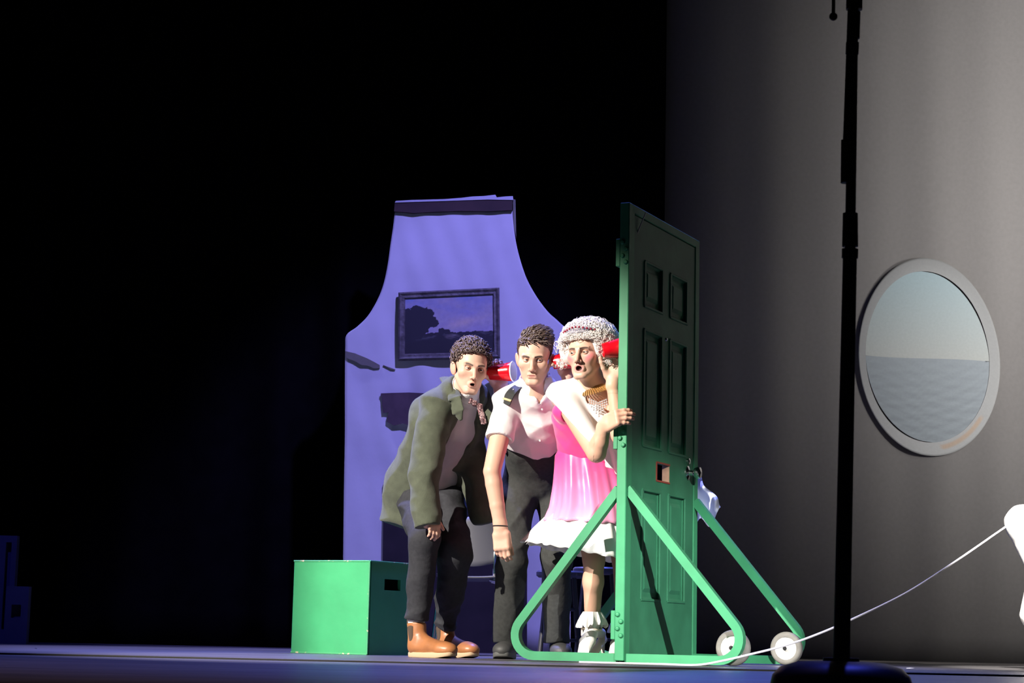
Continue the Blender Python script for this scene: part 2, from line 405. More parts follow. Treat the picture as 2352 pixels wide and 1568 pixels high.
# oval cabin window projected on the cyclorama, its light painted as colour
def oval_picture():
    yb = BACK + 0.085
    c = P(2134, 818, yb); W = P(2296, 818, yb)[0] - c[0]; H = c[2] - P(2134, 1047, yb)[2]
    root = thing('window_picture', 'oval cabin window picture with sea horizon, projected light painted as colour on the grey backdrop', 'projection', (c[0], yb, c[2]))
    tl = math.radians(3.5)
    def pt(r, a, xo=0, zo=0, rw=1, rh=1):
        x = r * rw * W * math.cos(a) + xo * W; z = r * rh * H * math.sin(a) + zo * H
        # egg shape: a little narrower above
        x *= 1 - 0.03 * math.sin(a)
        return (c[0] + x * math.cos(tl) - z * math.sin(tl), z * math.cos(tl) + x * math.sin(tl) + c[2])
    def fbm(x, z, s):
        return (np.sin(x * 31 + s) * np.sin(z * 57 + s * 2 + 3 * np.sin(x * 9)) + 0.6 * np.sin(x * 67 + z * 29 + s) * np.sin(z * 123 + 4 * np.sin(x * 21 + s))) / 1.6
    # surround ring
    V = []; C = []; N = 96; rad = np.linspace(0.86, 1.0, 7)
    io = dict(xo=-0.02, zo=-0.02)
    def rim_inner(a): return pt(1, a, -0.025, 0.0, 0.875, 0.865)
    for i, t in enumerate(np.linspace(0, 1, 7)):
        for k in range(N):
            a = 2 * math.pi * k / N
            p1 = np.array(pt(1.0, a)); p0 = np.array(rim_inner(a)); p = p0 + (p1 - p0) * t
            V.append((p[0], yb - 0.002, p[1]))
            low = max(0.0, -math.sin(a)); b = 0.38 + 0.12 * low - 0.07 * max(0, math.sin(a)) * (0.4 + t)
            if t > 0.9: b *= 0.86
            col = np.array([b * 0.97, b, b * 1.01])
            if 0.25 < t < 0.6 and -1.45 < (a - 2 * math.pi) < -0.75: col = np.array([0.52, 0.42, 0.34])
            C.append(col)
    F = [(i * N + k, (i + 1) * N + k, (i + 1) * N + (k + 1) % N, i * N + (k + 1) % N) for i in range(6) for k in range(N)]
    n = len(V); V = V + [(x, yb + 0.004, z) for (x, y, z) in V]
    F += [(5 * N + N + k, 5 * N + N + k + n, 5 * N + N + (k + 1) % N + n, 5 * N + N + (k + 1) % N) for k in range(N)]
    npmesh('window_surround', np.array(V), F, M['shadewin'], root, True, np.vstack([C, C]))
    # view: sky above, sea below, one sheet each
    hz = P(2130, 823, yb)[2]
    for name in ('sky_view', 'sea_view'):
        V = []; C = []; nr = 60; nc = 50
        zs_top = rim_inner(math.pi / 2)[1]; zs_bot = rim_inner(-math.pi / 2)[1]
        z0, z1 = (hz, zs_top) if name == 'sky_view' else (zs_bot, hz)
        zc = (zs_top + zs_bot) / 2; hh = (zs_top - zs_bot) / 2; xc = c[0] - 0.025 * W
        for j in range(nr):
            z = z0 + (z1 - z0) * j / (nr - 1); q = (z - zc) / hh
            hw = 0.875 * W * math.sqrt(max(0.0, 1 - q * q)) * (1 - 0.03 * q)
            for i in range(nc):
                u = -1 + 2 * i / (nc - 1); x = xc + u * hw - (z - zc) * math.sin(tl)
                zz = z + (0.012 * (-u) ** 3 * (1 if abs(z - hz) < 1e-6 else 0))
                V.append((x, yb + 0.001, zz))
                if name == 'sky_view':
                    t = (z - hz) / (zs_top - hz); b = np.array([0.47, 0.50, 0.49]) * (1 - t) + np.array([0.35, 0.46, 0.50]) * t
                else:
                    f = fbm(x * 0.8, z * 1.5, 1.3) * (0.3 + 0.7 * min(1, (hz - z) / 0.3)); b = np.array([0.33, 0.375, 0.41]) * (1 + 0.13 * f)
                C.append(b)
        F = [(j * nc + i, j * nc + i + 1, (j + 1) * nc + i + 1, (j + 1) * nc + i) for j in range(nr - 1) for i in range(nc - 1)]
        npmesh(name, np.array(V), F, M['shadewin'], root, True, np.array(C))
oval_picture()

# ================================================================== painted fireplace flat
FY = 3.4
def fireplace():
    edgeL = [(907, 484), (903, 520), (897, 560), (890, 610), (880, 655), (866, 690), (845, 725), (820, 750), (796, 769), (793, 800), (792, 880), (792, 1000), (790, 1120), (788, 1290), (786, 1478)]
    edgeR = [(1177, 481), (1180, 520), (1186, 560), (1196, 600), (1210, 640), (1232, 680), (1258, 715), (1283, 738), (1302, 760), (1306, 800), (1307, 880), (1308, 1000), (1309, 1120), (1310, 1290), (1311, 1478)]
    base = P(1049, 1484, FY); base[2] = 0
    root = thing('fireplace_flat', 'cloth-covered stage fireplace flat with flared chimney breast behind the actors', 'scenery', base)
    L = catmull([(*p, 0) for p in edgeL], 5); R = catmull([(*p, 0) for p in edgeR], 5)
    nr = len(L); nc = 70; V = []
    rng = np.random.default_rng(2)
    for j in range(nr):
        pl = P(L[j][0], L[j][1], FY); pr = P(R[j][0], R[j][1], FY)
        if j == nr - 1: pl[2] = pr[2] = 0.0
        for i in range(nc):
            u = i / (nc - 1); p = pl + (pr - pl) * u
            edge = min(1, min(u, 1 - u) * 8)
            fx, fz = p[0] * 1.0, p[2]
            dd = 0.010 * math.sin(fx * 22 + 1.5 * math.sin(fz * 4)) * math.exp(-((fz - 1.75) / 0.35) ** 2)
            dd += 0.012 * math.sin((fx * 9 + fz * 11) + 1) * math.exp(-((fz - 1.25) / 0.3) ** 2)
            dd += 0.010 * math.sin((fx * 9 - fz * 8) + 2.2) * math.exp(-((fz - 1.45) / 0.4) ** 2) + 0.004 * math.sin(fx * 37 + fz * 13)
            V.append((p[0], FY - 0.6 * dd * edge, p[2]))
    n = len(V); V = V + [(x, FY + 0.09, z) for (x, y, z) in V]
    F = [(j * nc + i, (j + 1) * nc + i, (j + 1) * nc + i + 1, j * nc + i + 1) for j in range(nr - 1) for i in range(nc - 1)]
    F += [(a + n, d + n, c_ + n, b + n) for (a, b, c_, d) in list(F)]
    for j in range(nr - 1):
        a, b = j * nc, (j + 1) * nc; F.append((a, a + n, b + n, b)); a += nc - 1; b += nc - 1; F.append((a, b, b + n, a + n))
    for i in range(nc - 1):
        F.append((i, i + 1, i + 1 + n, i + n)); a = (nr - 1) * nc + i; F.append((a, a + n, a + 1 + n, a + 1))
    npmesh('chimney_breast', np.array(V), np.array(F), M['flat'], root, True)
    # dark band along the top and loose cloth above it
    top = [(907, 463), (950, 461), (1000, 460), (1060, 458), (1120, 456), (1150, 455), (1177, 456)]
    bot = [(1177, 482), (1120, 485), (1060, 484), (1000, 486), (950, 489), (930, 487), (905, 485)]
    MB().prism([P(x, y, FY - 0.025) for (x, y) in top + bot], (0, 0.12, 0)).build('cornice_band', M['brown'], root)
    tp = [(907, 465), (909, 461), (945, 459), (985, 458), (1020, 457), (1060, 454), (1085, 451), (1110, 450), (1138, 447), (1141, 453), (1160, 451), (1178, 450), (1179, 459)]
    MB().prism([P(x, y, FY - 0.03) for (x, y) in tp] + [P(x, y + 1, FY - 0.03) for (x, y) in ((1120, 457), (1000, 461))], (0, 0.11, 0)).build('loose_cloth_edge', M['trimcloth'], root)
    # side return at the right of the top, its shade put into the colour
    MB().prism([P(1178, 457, FY + 0.01), P(1184, 458, FY + 0.01), P(1186, 545, FY + 0.01), P(1180, 520, FY + 0.01)], (0, 0.08, 0)).build('side_return', M['flap'], root)
    # torn flap: olive patches paint the shade beneath it
    fp = [(793, 806), (815, 811), (842, 822), (858, 830), (872, 838), (872, 845), (860, 846), (846, 840), (830, 838), (815, 829), (800, 824), (794, 818)]
    MB().prism([P(x, y, FY - 0.016) for (x, y) in fp], (0, 0.012, 0)).build('torn_flap_shade', M['flap'], root)
    MB().prism([P(x, y, FY - 0.016) for (x, y) in ((880, 838), (908, 848), (898, 848))], (0, 0.012, 0)).build('torn_flap_shade', M['flap'], root)
    # painted mantel shadow shape and soot opening
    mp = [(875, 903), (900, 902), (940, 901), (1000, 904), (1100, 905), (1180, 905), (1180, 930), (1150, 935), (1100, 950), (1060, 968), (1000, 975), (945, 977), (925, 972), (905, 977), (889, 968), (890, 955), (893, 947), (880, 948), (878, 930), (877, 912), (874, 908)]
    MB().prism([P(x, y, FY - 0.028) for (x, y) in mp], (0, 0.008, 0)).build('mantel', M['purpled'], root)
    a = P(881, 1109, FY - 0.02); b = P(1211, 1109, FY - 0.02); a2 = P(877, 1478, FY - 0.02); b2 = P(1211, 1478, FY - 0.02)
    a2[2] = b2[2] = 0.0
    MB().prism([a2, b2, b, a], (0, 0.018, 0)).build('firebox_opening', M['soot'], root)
fireplace()

def painting():
    y = FY - 0.044
    c = [P(915, 671, y), P(1147, 660, y), P(1149, 822, y), P(914, 828, y)]
    root = thing('framed_painting', 'dark framed landscape painting with a tree hung on the fireplace flat', 'painting', (c[0] + c[2]) / 2 + np.array([0, 0.02, 0]))
    wd = 0.042
    cen = sum(c) / 4
    inn = []
    for i in range(4):
        u = nrm(c[(i + 1) % 4] - c[i]); v = nrm(c[i - 1] - c[i]); inn.append(c[i] + (u + v) * wd)
    for i in range(4):
        j = (i + 1) % 4
        mb = MB(); V = []
        prof = [(0.0, 0.020), (0.0, 0.004), (0.25, -0.006), (0.55, 0.003), (0.85, 0.002), (1.0, 0.012), (1.0, 0.020)]
        for (t, dy) in prof:
            for (o_, n_) in ((c[i], inn[i]), (c[j], inn[j])):
                V.append(o_ + (n_ - o_) * t + np.array([0, dy, 0]))
        k = len(prof)
        mb.add(V, [(2 * q, 2 * q + 1, 2 * ((q + 1) % k) + 1, 2 * ((q + 1) % k)) for q in range(k)] + [tuple(2 * q for q in range(k)), tuple(2 * q + 1 for q in range(k - 1, -1, -1))])
        mb.build('frame_rail', M['gframe'], root)
    nx, nz = 150, 104
    u, v = np.meshgrid(np.linspace(0, 1, nx), np.linspace(0, 1, nz))
    g = lambda a: a[..., None]
    Pp = g((1 - u) * (1 - v)) * inn[3] + g(u * (1 - v)) * inn[2] + g(u * v) * inn[1] + g((1 - u) * v) * inn[0]
    Pp = Pp + np.array([0, 0.014, 0])
    def noise(x, y, s):
        return sum(np.sin(x * f * 1.0 + s * i + 1.7 * np.sin(y * f * 0.8 + i)) * np.sin(y * f * 1.1 + s + 2.1 * i) / (1 + i) for i, f in enumerate((9, 19, 37, 71)))
    nz1 = noise(u, v, 1.3)
    sky = np.stack([0.30 + 0.12 * (1 - v) + 0.05 * nz1 * v, 0.29 + 0.06 * (1 - v) + 0.02 * nz1, 0.38 - 0.02 * nz1], -1)
    warm = np.exp(-((v - 0.55 - 0.25 * (u - 0.65)) / 0.09) ** 2 - ((u - 0.68) / 0.2) ** 2)
    sky = sky + g(warm) * np.array([0.18, 0.10, -0.03])
    hzn = 0.37 + 0.012 * noise(u * 2, v * 0, 0.4)
    gr = np.stack([0.012 + 0 * u, 0.010 + 0 * u, 0.012 + 0 * u], -1) + g(np.clip(noise(u * 1.5, v * 2, 3.3), 0, 1) * np.exp(-((v - 0.31) / 0.05) ** 2) * 0.08)
    cowl = np.clip(1 - ((u - 0.55) / 0.11) ** 2 - ((v - 0.29) / 0.055) ** 2, 0, 1) * np.clip(0.6 + nz1, 0, 1)
    gr = gr + g(cowl) * np.array([0.16, 0.13, 0.11])
    img = np.where(g(v < hzn), gr, sky)
    bl = [(0.05, 0.70, 0.10), (0.14, 0.78, 0.08), (0.2, 0.72, 0.09), (0.27, 0.73, 0.06), (0.12, 0.62, 0.12), (0.24, 0.64, 0.05), (0.31, 0.58, 0.055), (0.33, 0.54, 0.05), (0.06, 0.5, 0.13), (0.16, 0.47, 0.11), (0.22, 0.52, 0.08), (0.03, 0.38, 0.16), (0.42, 0.385, 0.045), (0.48, 0.375, 0.04)]
    tr = np.zeros_like(u)
    for (a, b, r) in bl:
        tr = np.maximum(tr, r * (1 + 0.18 * noise(u * 2.2, v * 2.2, a * 9)) - np.sqrt((u - a) ** 2 + ((v - b) * 0.75) ** 2) > 0)
    img = np.where(g(tr > 0), np.array([0.012, 0.011, 0.014]) + 0 * sky, img)
    F = np.array([(j * nx + i, j * nx + i + 1, (j + 1) * nx + i + 1, (j + 1) * nx + i) for j in range(nz - 1) for i in range(nx - 1)])
    npmesh('canvas', Pp.reshape(-1, 3), F, M['paint'], root, True, img.reshape(-1, 3))
painting()

# ================================================================== rolling green door unit
TH = math.radians(25)                    # the door recedes to the right
T = np.array([math.sin(TH), math.cos(TH), 0]); NRM = np.array([math.cos(TH), -math.sin(TH), 0]); ZV = np.array([0, 0, 1.0])
RD = np.column_stack([NRM, T, ZV])      # local: x outwards (towards the right), y along the door, z up
def door_unit():
    o = P(1428, 1520, 0.0); o[2] = 0.0
    o = o + np.array([0.0, 0.0, 0.0])
    zt = P(1437, 468, 0.0)[2]           # top of the frame
    root = thing('rolling_door', 'green panelled door in a wheeled steel stage frame, held at the edge', 'door', o)
    D = lambda n, t, z: o + NRM * n + T * t + ZV * z
    pw = 0.034                          # half post
    W = 0.797
    # posts and rails
    def seg(name, a, b, hx, hy, R=RD, m='gtube'):
        a = np.array(a); b = np.array(b); c = (a + b) / 2; h = np.abs(b - a) / 2
        return MB().box(D(*c), (max(h[0], hx), max(h[1], hy), h[2] if h[2] > 0 else hx), RD, bev=0.003).build(name, M[m], root)
    seg('hinge_post', (0, 0, 0.012), (0, 0, zt), 0.022, pw)
    seg('latch_post', (0, W + 0.075, 0.012), (0, W + 0.075, zt), 0.022, 0.028)
    MB().box(D(0, W / 2 + 0.036, zt - 0.02), (0.022, W / 2 + 0.04, 0.02), RD, bev=0.003).build('header', M['gtube'], root)
    MB().box(D(0, W / 2 + 0.036, 0.012), (0.02, W / 2, 0.012), RD, bev=0.002).build('threshold', M['gtube'], root)
    # door leaf: stiles and rails as a grid, six sunk panels, one cut hole
    y0, y1 = pw + 0.004, W + 0.045
    z0, z1 = 0.035, zt - 0.045
    wv = y1 - y0; hv = z1 - z0
    ys = [0, 0.14, 0.45, 0.56, 0.87, 1.0]
    ys = [y0 + wv * t for t in (0, 0.17, 0.455, 0.585, 0.865, 1.0)]
    zs = [z0 + hv * t for t in (0, 0.125, 0.375, 0.475, 0.745, 0.80, 0.905, 1.0)]
    panels = {(1, 1), (3, 1), (1, 3), (3, 3), (1, 5), (3, 5)}
    hy0, hy1, hz0, hz1 = y0 + wv * 0.385, y0 + wv * 0.60, 0, 0
    hz0 = z0 + hv * 0.402; hz1 = z0 + hv * 0.445
    mb = MB(); TK = 0.018
    def cell(ya, yb, za, zb):
        mb.box(D(0, (ya + yb) / 2, (za + zb) / 2), (TK, (yb - ya) / 2, (zb - za) / 2), RD)
    for j in range(7):
        for i in range(5):
            if (i, j) in panels: continue
            if j == 2: continue
            cell(ys[i], ys[i + 1], zs[j], zs[j + 1])
    cell(ys[0], hy0, zs[2], zs[3]); cell(hy1, ys[5], zs[2], zs[3]); cell(hy0, hy1, zs[2], hz0); cell(hy0, hy1, hz1, zs[3])
    leaf = mb.build('door_leaf', M['green'], root)
    for (i, j) in sorted(panels):
        ya, yb, za, zb = ys[i], ys[i + 1], zs[j], zs[j + 1]
        V = []; Fq = []
        for sgn in (1, -1):
            st = len(V)
            for (ins, dep) in ((0, TK), (0.0, TK - 0.004), (0.014, TK - 0.012), (0.034, TK - 0.012), (0.052, TK - 0.004)):
                for (yy, zz) in ((ya + ins, za + ins), (yb - ins, za + ins), (yb - ins, zb - ins), (ya + ins, zb - ins)):
                    V.append(D(sgn * dep, yy, zz))
            for r in range(4):
                for k in range(4):
                    f = (st + r * 4 + k, st + r * 4 + (k + 1) % 4, st + (r + 1) * 4 + (k + 1) % 4, st + (r + 1) * 4 + k)
                    Fq.append(f if sgn > 0 else f[::-1])
            f = tuple(st + 16 + k for k in range(4)); Fq.append(f if sgn > 0 else f[::-1])
        MB().add(V, Fq).build('door_panel', M['green'], leaf)
        # raised moulding round the panel
        mo = MB(); cz = (za + zb) / 2; cy = (ya + yb) / 2
        for (yy, zz, hy_, hz_) in ((cy, za, (yb - ya) / 2, 0.006), (cy, zb, (yb - ya) / 2, 0.006), (ya, cz, 0.006, (zb - za) / 2), (yb, cz, 0.006, (zb - za) / 2)):
            mo.box(D(TK, yy, zz), (0.005, hy_ + 0.006, hz_), RD, bev=0.0025)
        mo.build('panel_moulding', M['green'], leaf)
    # raw edges of the cut hole
    rw = MB(); e = 0.004
    rw.box(D(0, hy1 - e / 2, (hz0 + hz1) / 2), (TK - 0.001, e / 2, (hz1 - hz0) / 2), RD)
    rw.box(D(0, hy0 + e / 2, (hz0 + hz1) / 2), (TK - 0.001, e / 2, (hz1 - hz0) / 2), RD)
    rw.build('hole_edge', M['rawwood'], leaf)
    rr = MB()
    for (yy, zz, a, b) in (((hy0 + hy1) / 2, hz0, (hy1 - hy0) / 2, 0.004), ((hy0 + hy1) / 2, hz1, (hy1 - hy0) / 2, 0.004), (hy0, (hz0 + hz1) / 2, 0.006, (hz1 - hz0) / 2)):
        rr.box(D(TK + 0.001, yy, zz), (0.002, a, b), RD)
    rr.build('hole_trim', M['redwood'], leaf)
    # peephole
    MB().lathe([(0.0, 0.006), (0.006, 0.005), (0.009, 0.0)], D(TK, y0 + wv * 0.52, z0 + hv * 0.742), NRM, 14).build('peephole', M['chrome'], leaf, True)
    # knobs front and back
    kz = z0 + hv * 0.437; ky = y1 - 0.085
    for sg in (1, -1):
        k = MB().lathe([(0.0, 0.0), (0.033, 0.0), (0.033, 0.006), (0.014, 0.012), (0.012, 0.030), (0.024, 0.040), (0.0285, 0.055), (0.026, 0.066), (0.0, 0.070)], D(sg * TK, ky, kz), NRM * sg, 22)
        k.build('door_knob', M['chrome'], leaf, True)
    MB().lathe([(0.0, 0.0), (0.014, 0.0), (0.014, 0.012), (0.0, 0.014)], D(TK, ky, kz + 0.055), NRM, 14).build('lock_cylinder', M['chrome'], leaf, True)
    # bolt plates with four rivets each
    for zc in (P(1437, 582, 0)[2], P(1432, 1000, 0)[2], P(1420, 1435, 0)[2]):
        hg = MB().box(D(-0.030, -0.006, zc), (0.010, 0.030, 0.062), RD, bev=0.002).build('hinge', M['gtube'], root)
        for q in range(4):
            c = D(0.008 * (1 if q % 2 else -1), -pw, zc + 0.045 - 0.03 * q)
            MB().lathe([(0.011, 0.0), (0.011, 0.003), (0.007, 0.008), (0.0, 0.009)], c, -T, 10).build('rivet', M['gtube'], hg, True)
    # braced loops
    hb = zt * 0.0
    for (tt, zb, nl, nr_) in ((0.0, P(1432, 1122, 0)[2], 0.49, 0.53), (W + 0.075, P(1590, 1150, 0.76)[2], 0.49, 0.53)):
        wv2 = 0.019
        for sg, ln in ((-1, nl), (1, nr_)):
            p0 = D(sg * 0.02, tt, zb); pc = D(sg * (ln + 0.11), tt, 0.024); p1 = D(sg * 0.02, tt, 0.024)
            path = [p0] + arc(p0, pc, p1, 0.09, 12) + [p1]
            MB().sweep(path, T, wv2, 0.019).build('bent_brace', M['gtube'], root, True)
        # wheel beside the outer corner
        wc = D(nr_ - 0.045, tt + (-0.0 if tt else 0.06), 0.078)
        wh = MB().lathe([(0.0515, -0.018), (0.062, -0.02), (0.072, -0.015), (0.076, -0.006), (0.076, 0.006), (0.072, 0.015), (0.062, 0.02), (0.0515, 0.018)], wc + (T * -0.045 if tt else 0), T, 36, closed=True).build('wheel', M['tyre'], root, True)
        MB().lathe([(0.0, -0.021), (0.012, -0.021), (0.014, -0.012), (0.044, -0.010), (0.0525, -0.015), (0.0525, 0.015), (0.040, 0.010), (0.0, 0.012)], wc + (T * -0.045 if tt else 0), T, 30).build('hub', M['hub'], wh, True)
        MB().lathe([(0.010, -0.030), (0.010, 0.045), (0.0, 0.046)], wc + (T * -0.045 if tt else 0), T, 10).build('axle', M['chrome'], wh, True)
    # thin wire hanging at the top
    MB().tube([P(1483, 489, -0.02 + 0.12), P(1470, 520, 0.07), P(1460, 545, 0.06)], 0.0025, 6).build('hanging_wire', M['wire'], root)
    return o
DO = door_unit()

# ================================================================== green rehearsal box
def green_box():
    yb = 1.05
    c0 = P(843, 1500, yb); c0[2] = 0
    s = P(848, 1287, yb)[2]
    th = math.radians(30)
    ax = np.array([-math.cos(th), math.sin(th), 0])      # along the bright face, to the left
    ay = np.array([math.sin(th), math.cos(th), 0])       # along the shaded face, back to the right
    wl = (P(843, 1400, yb)[0] - P(670, 1400, yb)[0]) / math.cos(th) * 1.085
    wr = s * 1.02
    root = thing('wooden_box', 'worn green wooden box with a cut hand hole, left of the crouching actors', 'box', c0 + ax * wl / 2 + ay * wr / 2)
    e = 0.016
    R = np.column_stack([ax, ay, np.cross(ax, ay)])
    pos = lambda a, b, z: c0 + ax * a + ay * b + ZV * z
    MB().box(pos(wl / 2, e / 2, s / 2), (wl / 2, e / 2, s / 2), R, bev=0.0075).build('side_board', M['boxg'], root)
    MB().box(pos(wl / 2, wr - e / 2, s / 2), (wl / 2, e / 2, s / 2), R, bev=0.0075).build('side_board', M['boxg'], root)
    MB().box(pos(wl - e / 2, wr / 2, s / 2), (e / 2, wr / 2 - e, s / 2), R, bev=0.004).build('end_board', M['boxg'], root)
    MB().box(pos(wl / 2, wr / 2, s - e / 2), (wl / 2 - e, wr / 2 - e, e / 2), R).build('top_board', M['boxg'], root)
    # end board with the hand hole
    mb = MB(); ha, hb, hz0, hz1 = wr * 0.29, wr * 0.60, s * 0.695, s * 0.815
    for (a, b, za, zb) in ((e, ha, 0, s - e), (hb, wr - e, 0, s - e), (ha, hb, 0, hz0), (ha, hb, hz1, s - e)):
        mb.box(pos(e / 2, (a + b) / 2, (za + zb) / 2), (e / 2, (b - a) / 2, (zb - za) / 2), R)
    mb.box(pos(e / 2, wr / 2, s - e / 2), (e / 2, wr / 2 - e, e / 2), R)
    mb.build('end_board', M['boxg'], root)
    # worn edge strips
    ed = MB()
    ed.box(pos(0.002, 0.002, s / 2), (0.0045, 0.0045, s / 2 - 0.002), R, bev=0.002)
    ed.box(pos(wl / 2, 0.002, s - 0.002), (wl / 2 - 0.002, 0.0045, 0.0040), R, bev=0.0015)
    ed.box(pos(0.002, wr / 2, s - 0.002), (0.0045, wr / 2 - 0.002, 0.0040), R, bev=0.0015)
    ed.box(pos(wl / 2, 0.002, 0.004), (wl / 2 - 0.002, 0.0042, 0.004), R, bev=0.0015)
    ed.build('worn_edge', M['boxedge'], root)
green_box()

# ================================================================== dim blocks at the far left
def dim_blocks():
    y = 2.6
    def hollow(name, label, x0, x1, ztop, hole, yy, th=0.06):
        a = P(x0, 1400, yy)[0]; b = P(x1, 1400, yy)[0]; zt = P((x0 + x1) / 2, ztop, yy)[2]
        root = thing(name, label, 'block', ((a + b) / 2, yy + th / 2, 0))
        hx0, hx1, hz0, hz1 = P(hole[0], 1400, yy)[0], P(hole[1], 1400, yy)[0], P(30, hole[3], yy)[2], P(30, hole[2], yy)[2]
        mb = MB()
        for (xa, xb, za, zb) in ((a, hx0, 0, zt), (hx1, b, 0, zt), (hx0, hx1, 0, hz0), (hx0, hx1, hz1, zt)):
            mb.box(((xa + xb) / 2, yy + 0.01, (za + zb) / 2), ((xb - xa) / 2, 0.01, (zb - za) / 2))
        mb.build('front_board', M['dimblock'], root)
        m2 = MB(); m2.box((a + 0.008, yy + th / 2, zt / 2), (0.008, th / 2 - 0.021, zt / 2)); m2.box((b - 0.008, yy + th / 2, zt / 2), (0.008, th / 2 - 0.021, zt / 2))
        m2.box(((a + b) / 2, yy + th / 2, zt - 0.008), ((b - a) / 2 - 0.017, th / 2 - 0.021, 0.008)); m2.box(((a + b) / 2, yy + th - 0.01, zt / 2), ((b - a) / 2, 0.009, zt / 2))
        m2.build('carcass', M['dimblock'], root)
    hollow('stage_block', 'low dim blue block with a square hole at the far left edge', 12, 64, 1346, (26, 48, 1388, 1418), y)
    hollow('stage_block', 'tall dim blue block with a slot standing behind the low block', -50, 30, 1229, (5, 18, 1245, 1445), y + 0.35)
dim_blocks()

# ================================================================== chair and stools behind the actors
def shell_chair():
    y = 1.75
    c = P(1078, 1500, y); c[2] = 0
    root = thing('shell_chair', 'pale grey shell chair on chrome legs behind the left actor', 'chair', c)
    zb, zt = P(1078, 1300, y)[2], P(1078, 1185, y)[2]
    half = 0.17
    # back shell, curved sheet with thickness
    V = []; n1, n2 = 20, 10
    for j in range(n2):
        v = j / (n2 - 1)
        for i in range(n1):
            u = -1 + 2 * i / (n1 - 1)
            rr = half * (1 - 0.10 * abs(2 * v - 1) ** 3)
            V.append((c[0] + u * rr, y + 0.02 + 0.055 * u * u + 0.03 * v, zb + (zt - zb) * v + 0.035 * u * u * (1 - v) - 0.03 * u * u * v))
    n = len(V); V = V + [(x, yy + 0.009, z) for (x, yy, z) in V]
    F = [(j * n1 + i, j * n1 + i + 1, (j + 1) * n1 + i + 1, (j + 1) * n1 + i) for j in range(n2 - 1) for i in range(n1 - 1)]
    F += [tuple(q + n for q in f[::-1]) for f in list(F)]
    for i in range(n1 - 1):
        F.append((i, i + n, i + 1 + n, i + 1)); a = (n2 - 1) * n1 + i; F.append((a, a + 1, a + 1 + n, a + n))
    for j in range(n2 - 1):
        a = j * n1; F.append((a, a + n1, a + n1 + n, a + n)); a += n1 - 1; F.append((a, a + n, a + n1 + n, a + n1))
    npmesh('backrest', np.array(V), F, M['shell'], root)
    zs = zb - 0.05
    V = []; 
    for j in range(12):
        v = j / 11
        for i in range(n1):
            u = -1 + 2 * i / (n1 - 1)
            V.append((c[0] + u * 0.19 * (1 - 0.1 * abs(2 * v - 1) ** 4), y + 0.05 + 0.38 * v, zs + 0.012 * u * u - 0.03 * max(0, v - 0.75) * 4 * 0.3))
    n = len(V); V = V + [(x, yy, z - 0.01) for (x, yy, z) in V]
    F = [(j * n1 + i, j * n1 + i + 1, (j + 1) * n1 + i + 1, (j + 1) * n1 + i) for j in range(11) for i in range(n1 - 1)]
    F += [tuple(q + n for q in f[::-1]) for f in list(F)]
    for i in range(n1 - 1): F.append((i, i + n, i + 1 + n, i + 1)); a = 11 * n1 + i; F.append((a, a + 1, a + 1 + n, a + n))
    npmesh('seat', np.array(V), F, M['shell'], root)
    for sx in (-1, 1):
        for (yo, yt) in ((0.04, 0.10), (0.42, 0.36)):
            p = [np.array([c[0] + sx * 0.10, y + yt, zs - 0.016]), np.array([c[0] + sx * 0.165, y + yo, zs - 0.03]), np.array([c[0] + sx * 0.20, y + yo - 0.01, 0.0])]
            path = [p[0]] + arc(p[0], p[1], p[2], 0.03, 6) + [p[2]]
            MB().tube(path, 0.009, 10).build('leg', M['chrome'], root, True)
        MB().tube([(c[0] + sx * 0.185, y + 0.035, 0.20), (c[0] + sx * 0.185, y + 0.40, 0.20)], 0.006, 8).build('stretcher', M['chrome'], root, True)
        MB().tube([(c[0] + sx * 0.12, y + 0.10, zs - 0.016), (c[0] + sx * 0.12, y + 0.045, zs + 0.02), (c[0] + sx * 0.12, y + 0.035, zb + 0.08)], 0.008, 8).build('back_support', M['chrome'], root, True)
shell_chair()
def stool(px, pz, y, r, label):
    c = P(px, 1490, y); c[2] = 0; zs = P(px, pz, y)[2]
    root = thing('stool', label, 'stool', c, None)
    MB().lathe([(0, zs - 0.035), (r * 0.9, zs - 0.035), (r, zs - 0.025), (r, zs - 0.008), (r * 0.93, zs), (0, zs)], c, (0, 0, 1), 30).build('seat', M['seatm'], root, True)
    L = []
    for k in range(4):
        a = math.pi / 4 + k * math.pi / 2
        t = c + np.array([math.cos(a) * r * 0.75, math.sin(a) * r * 0.75, zs - 0.03]); b = c + np.array([math.cos(a) * r * 1.15, math.sin(a) * r * 1.15, 0])
        MB().tube([b, t], 0.011, 10).build('leg', M['stoolm'], root, True); L.append((b, t))
    for k in range(4):
        for f in (0.22, 0.6):
            (b, t), (b2, t2) = L[k], L[(k + 1) % 4]
            ff = f + 0.05 * (k % 2)
            MB().tube([b + (t - b) * ff, b2 + (t2 - b2) * ff], 0.008, 8).build('rung', M['stoolm'], root, True)
stool(1285, 1311, 1.50, 0.125, 'dark stool behind the middle actor\'s legs')
stool(1372, 1303, 1.85, 0.135, 'dark stool behind the pink skirt beside the door post')

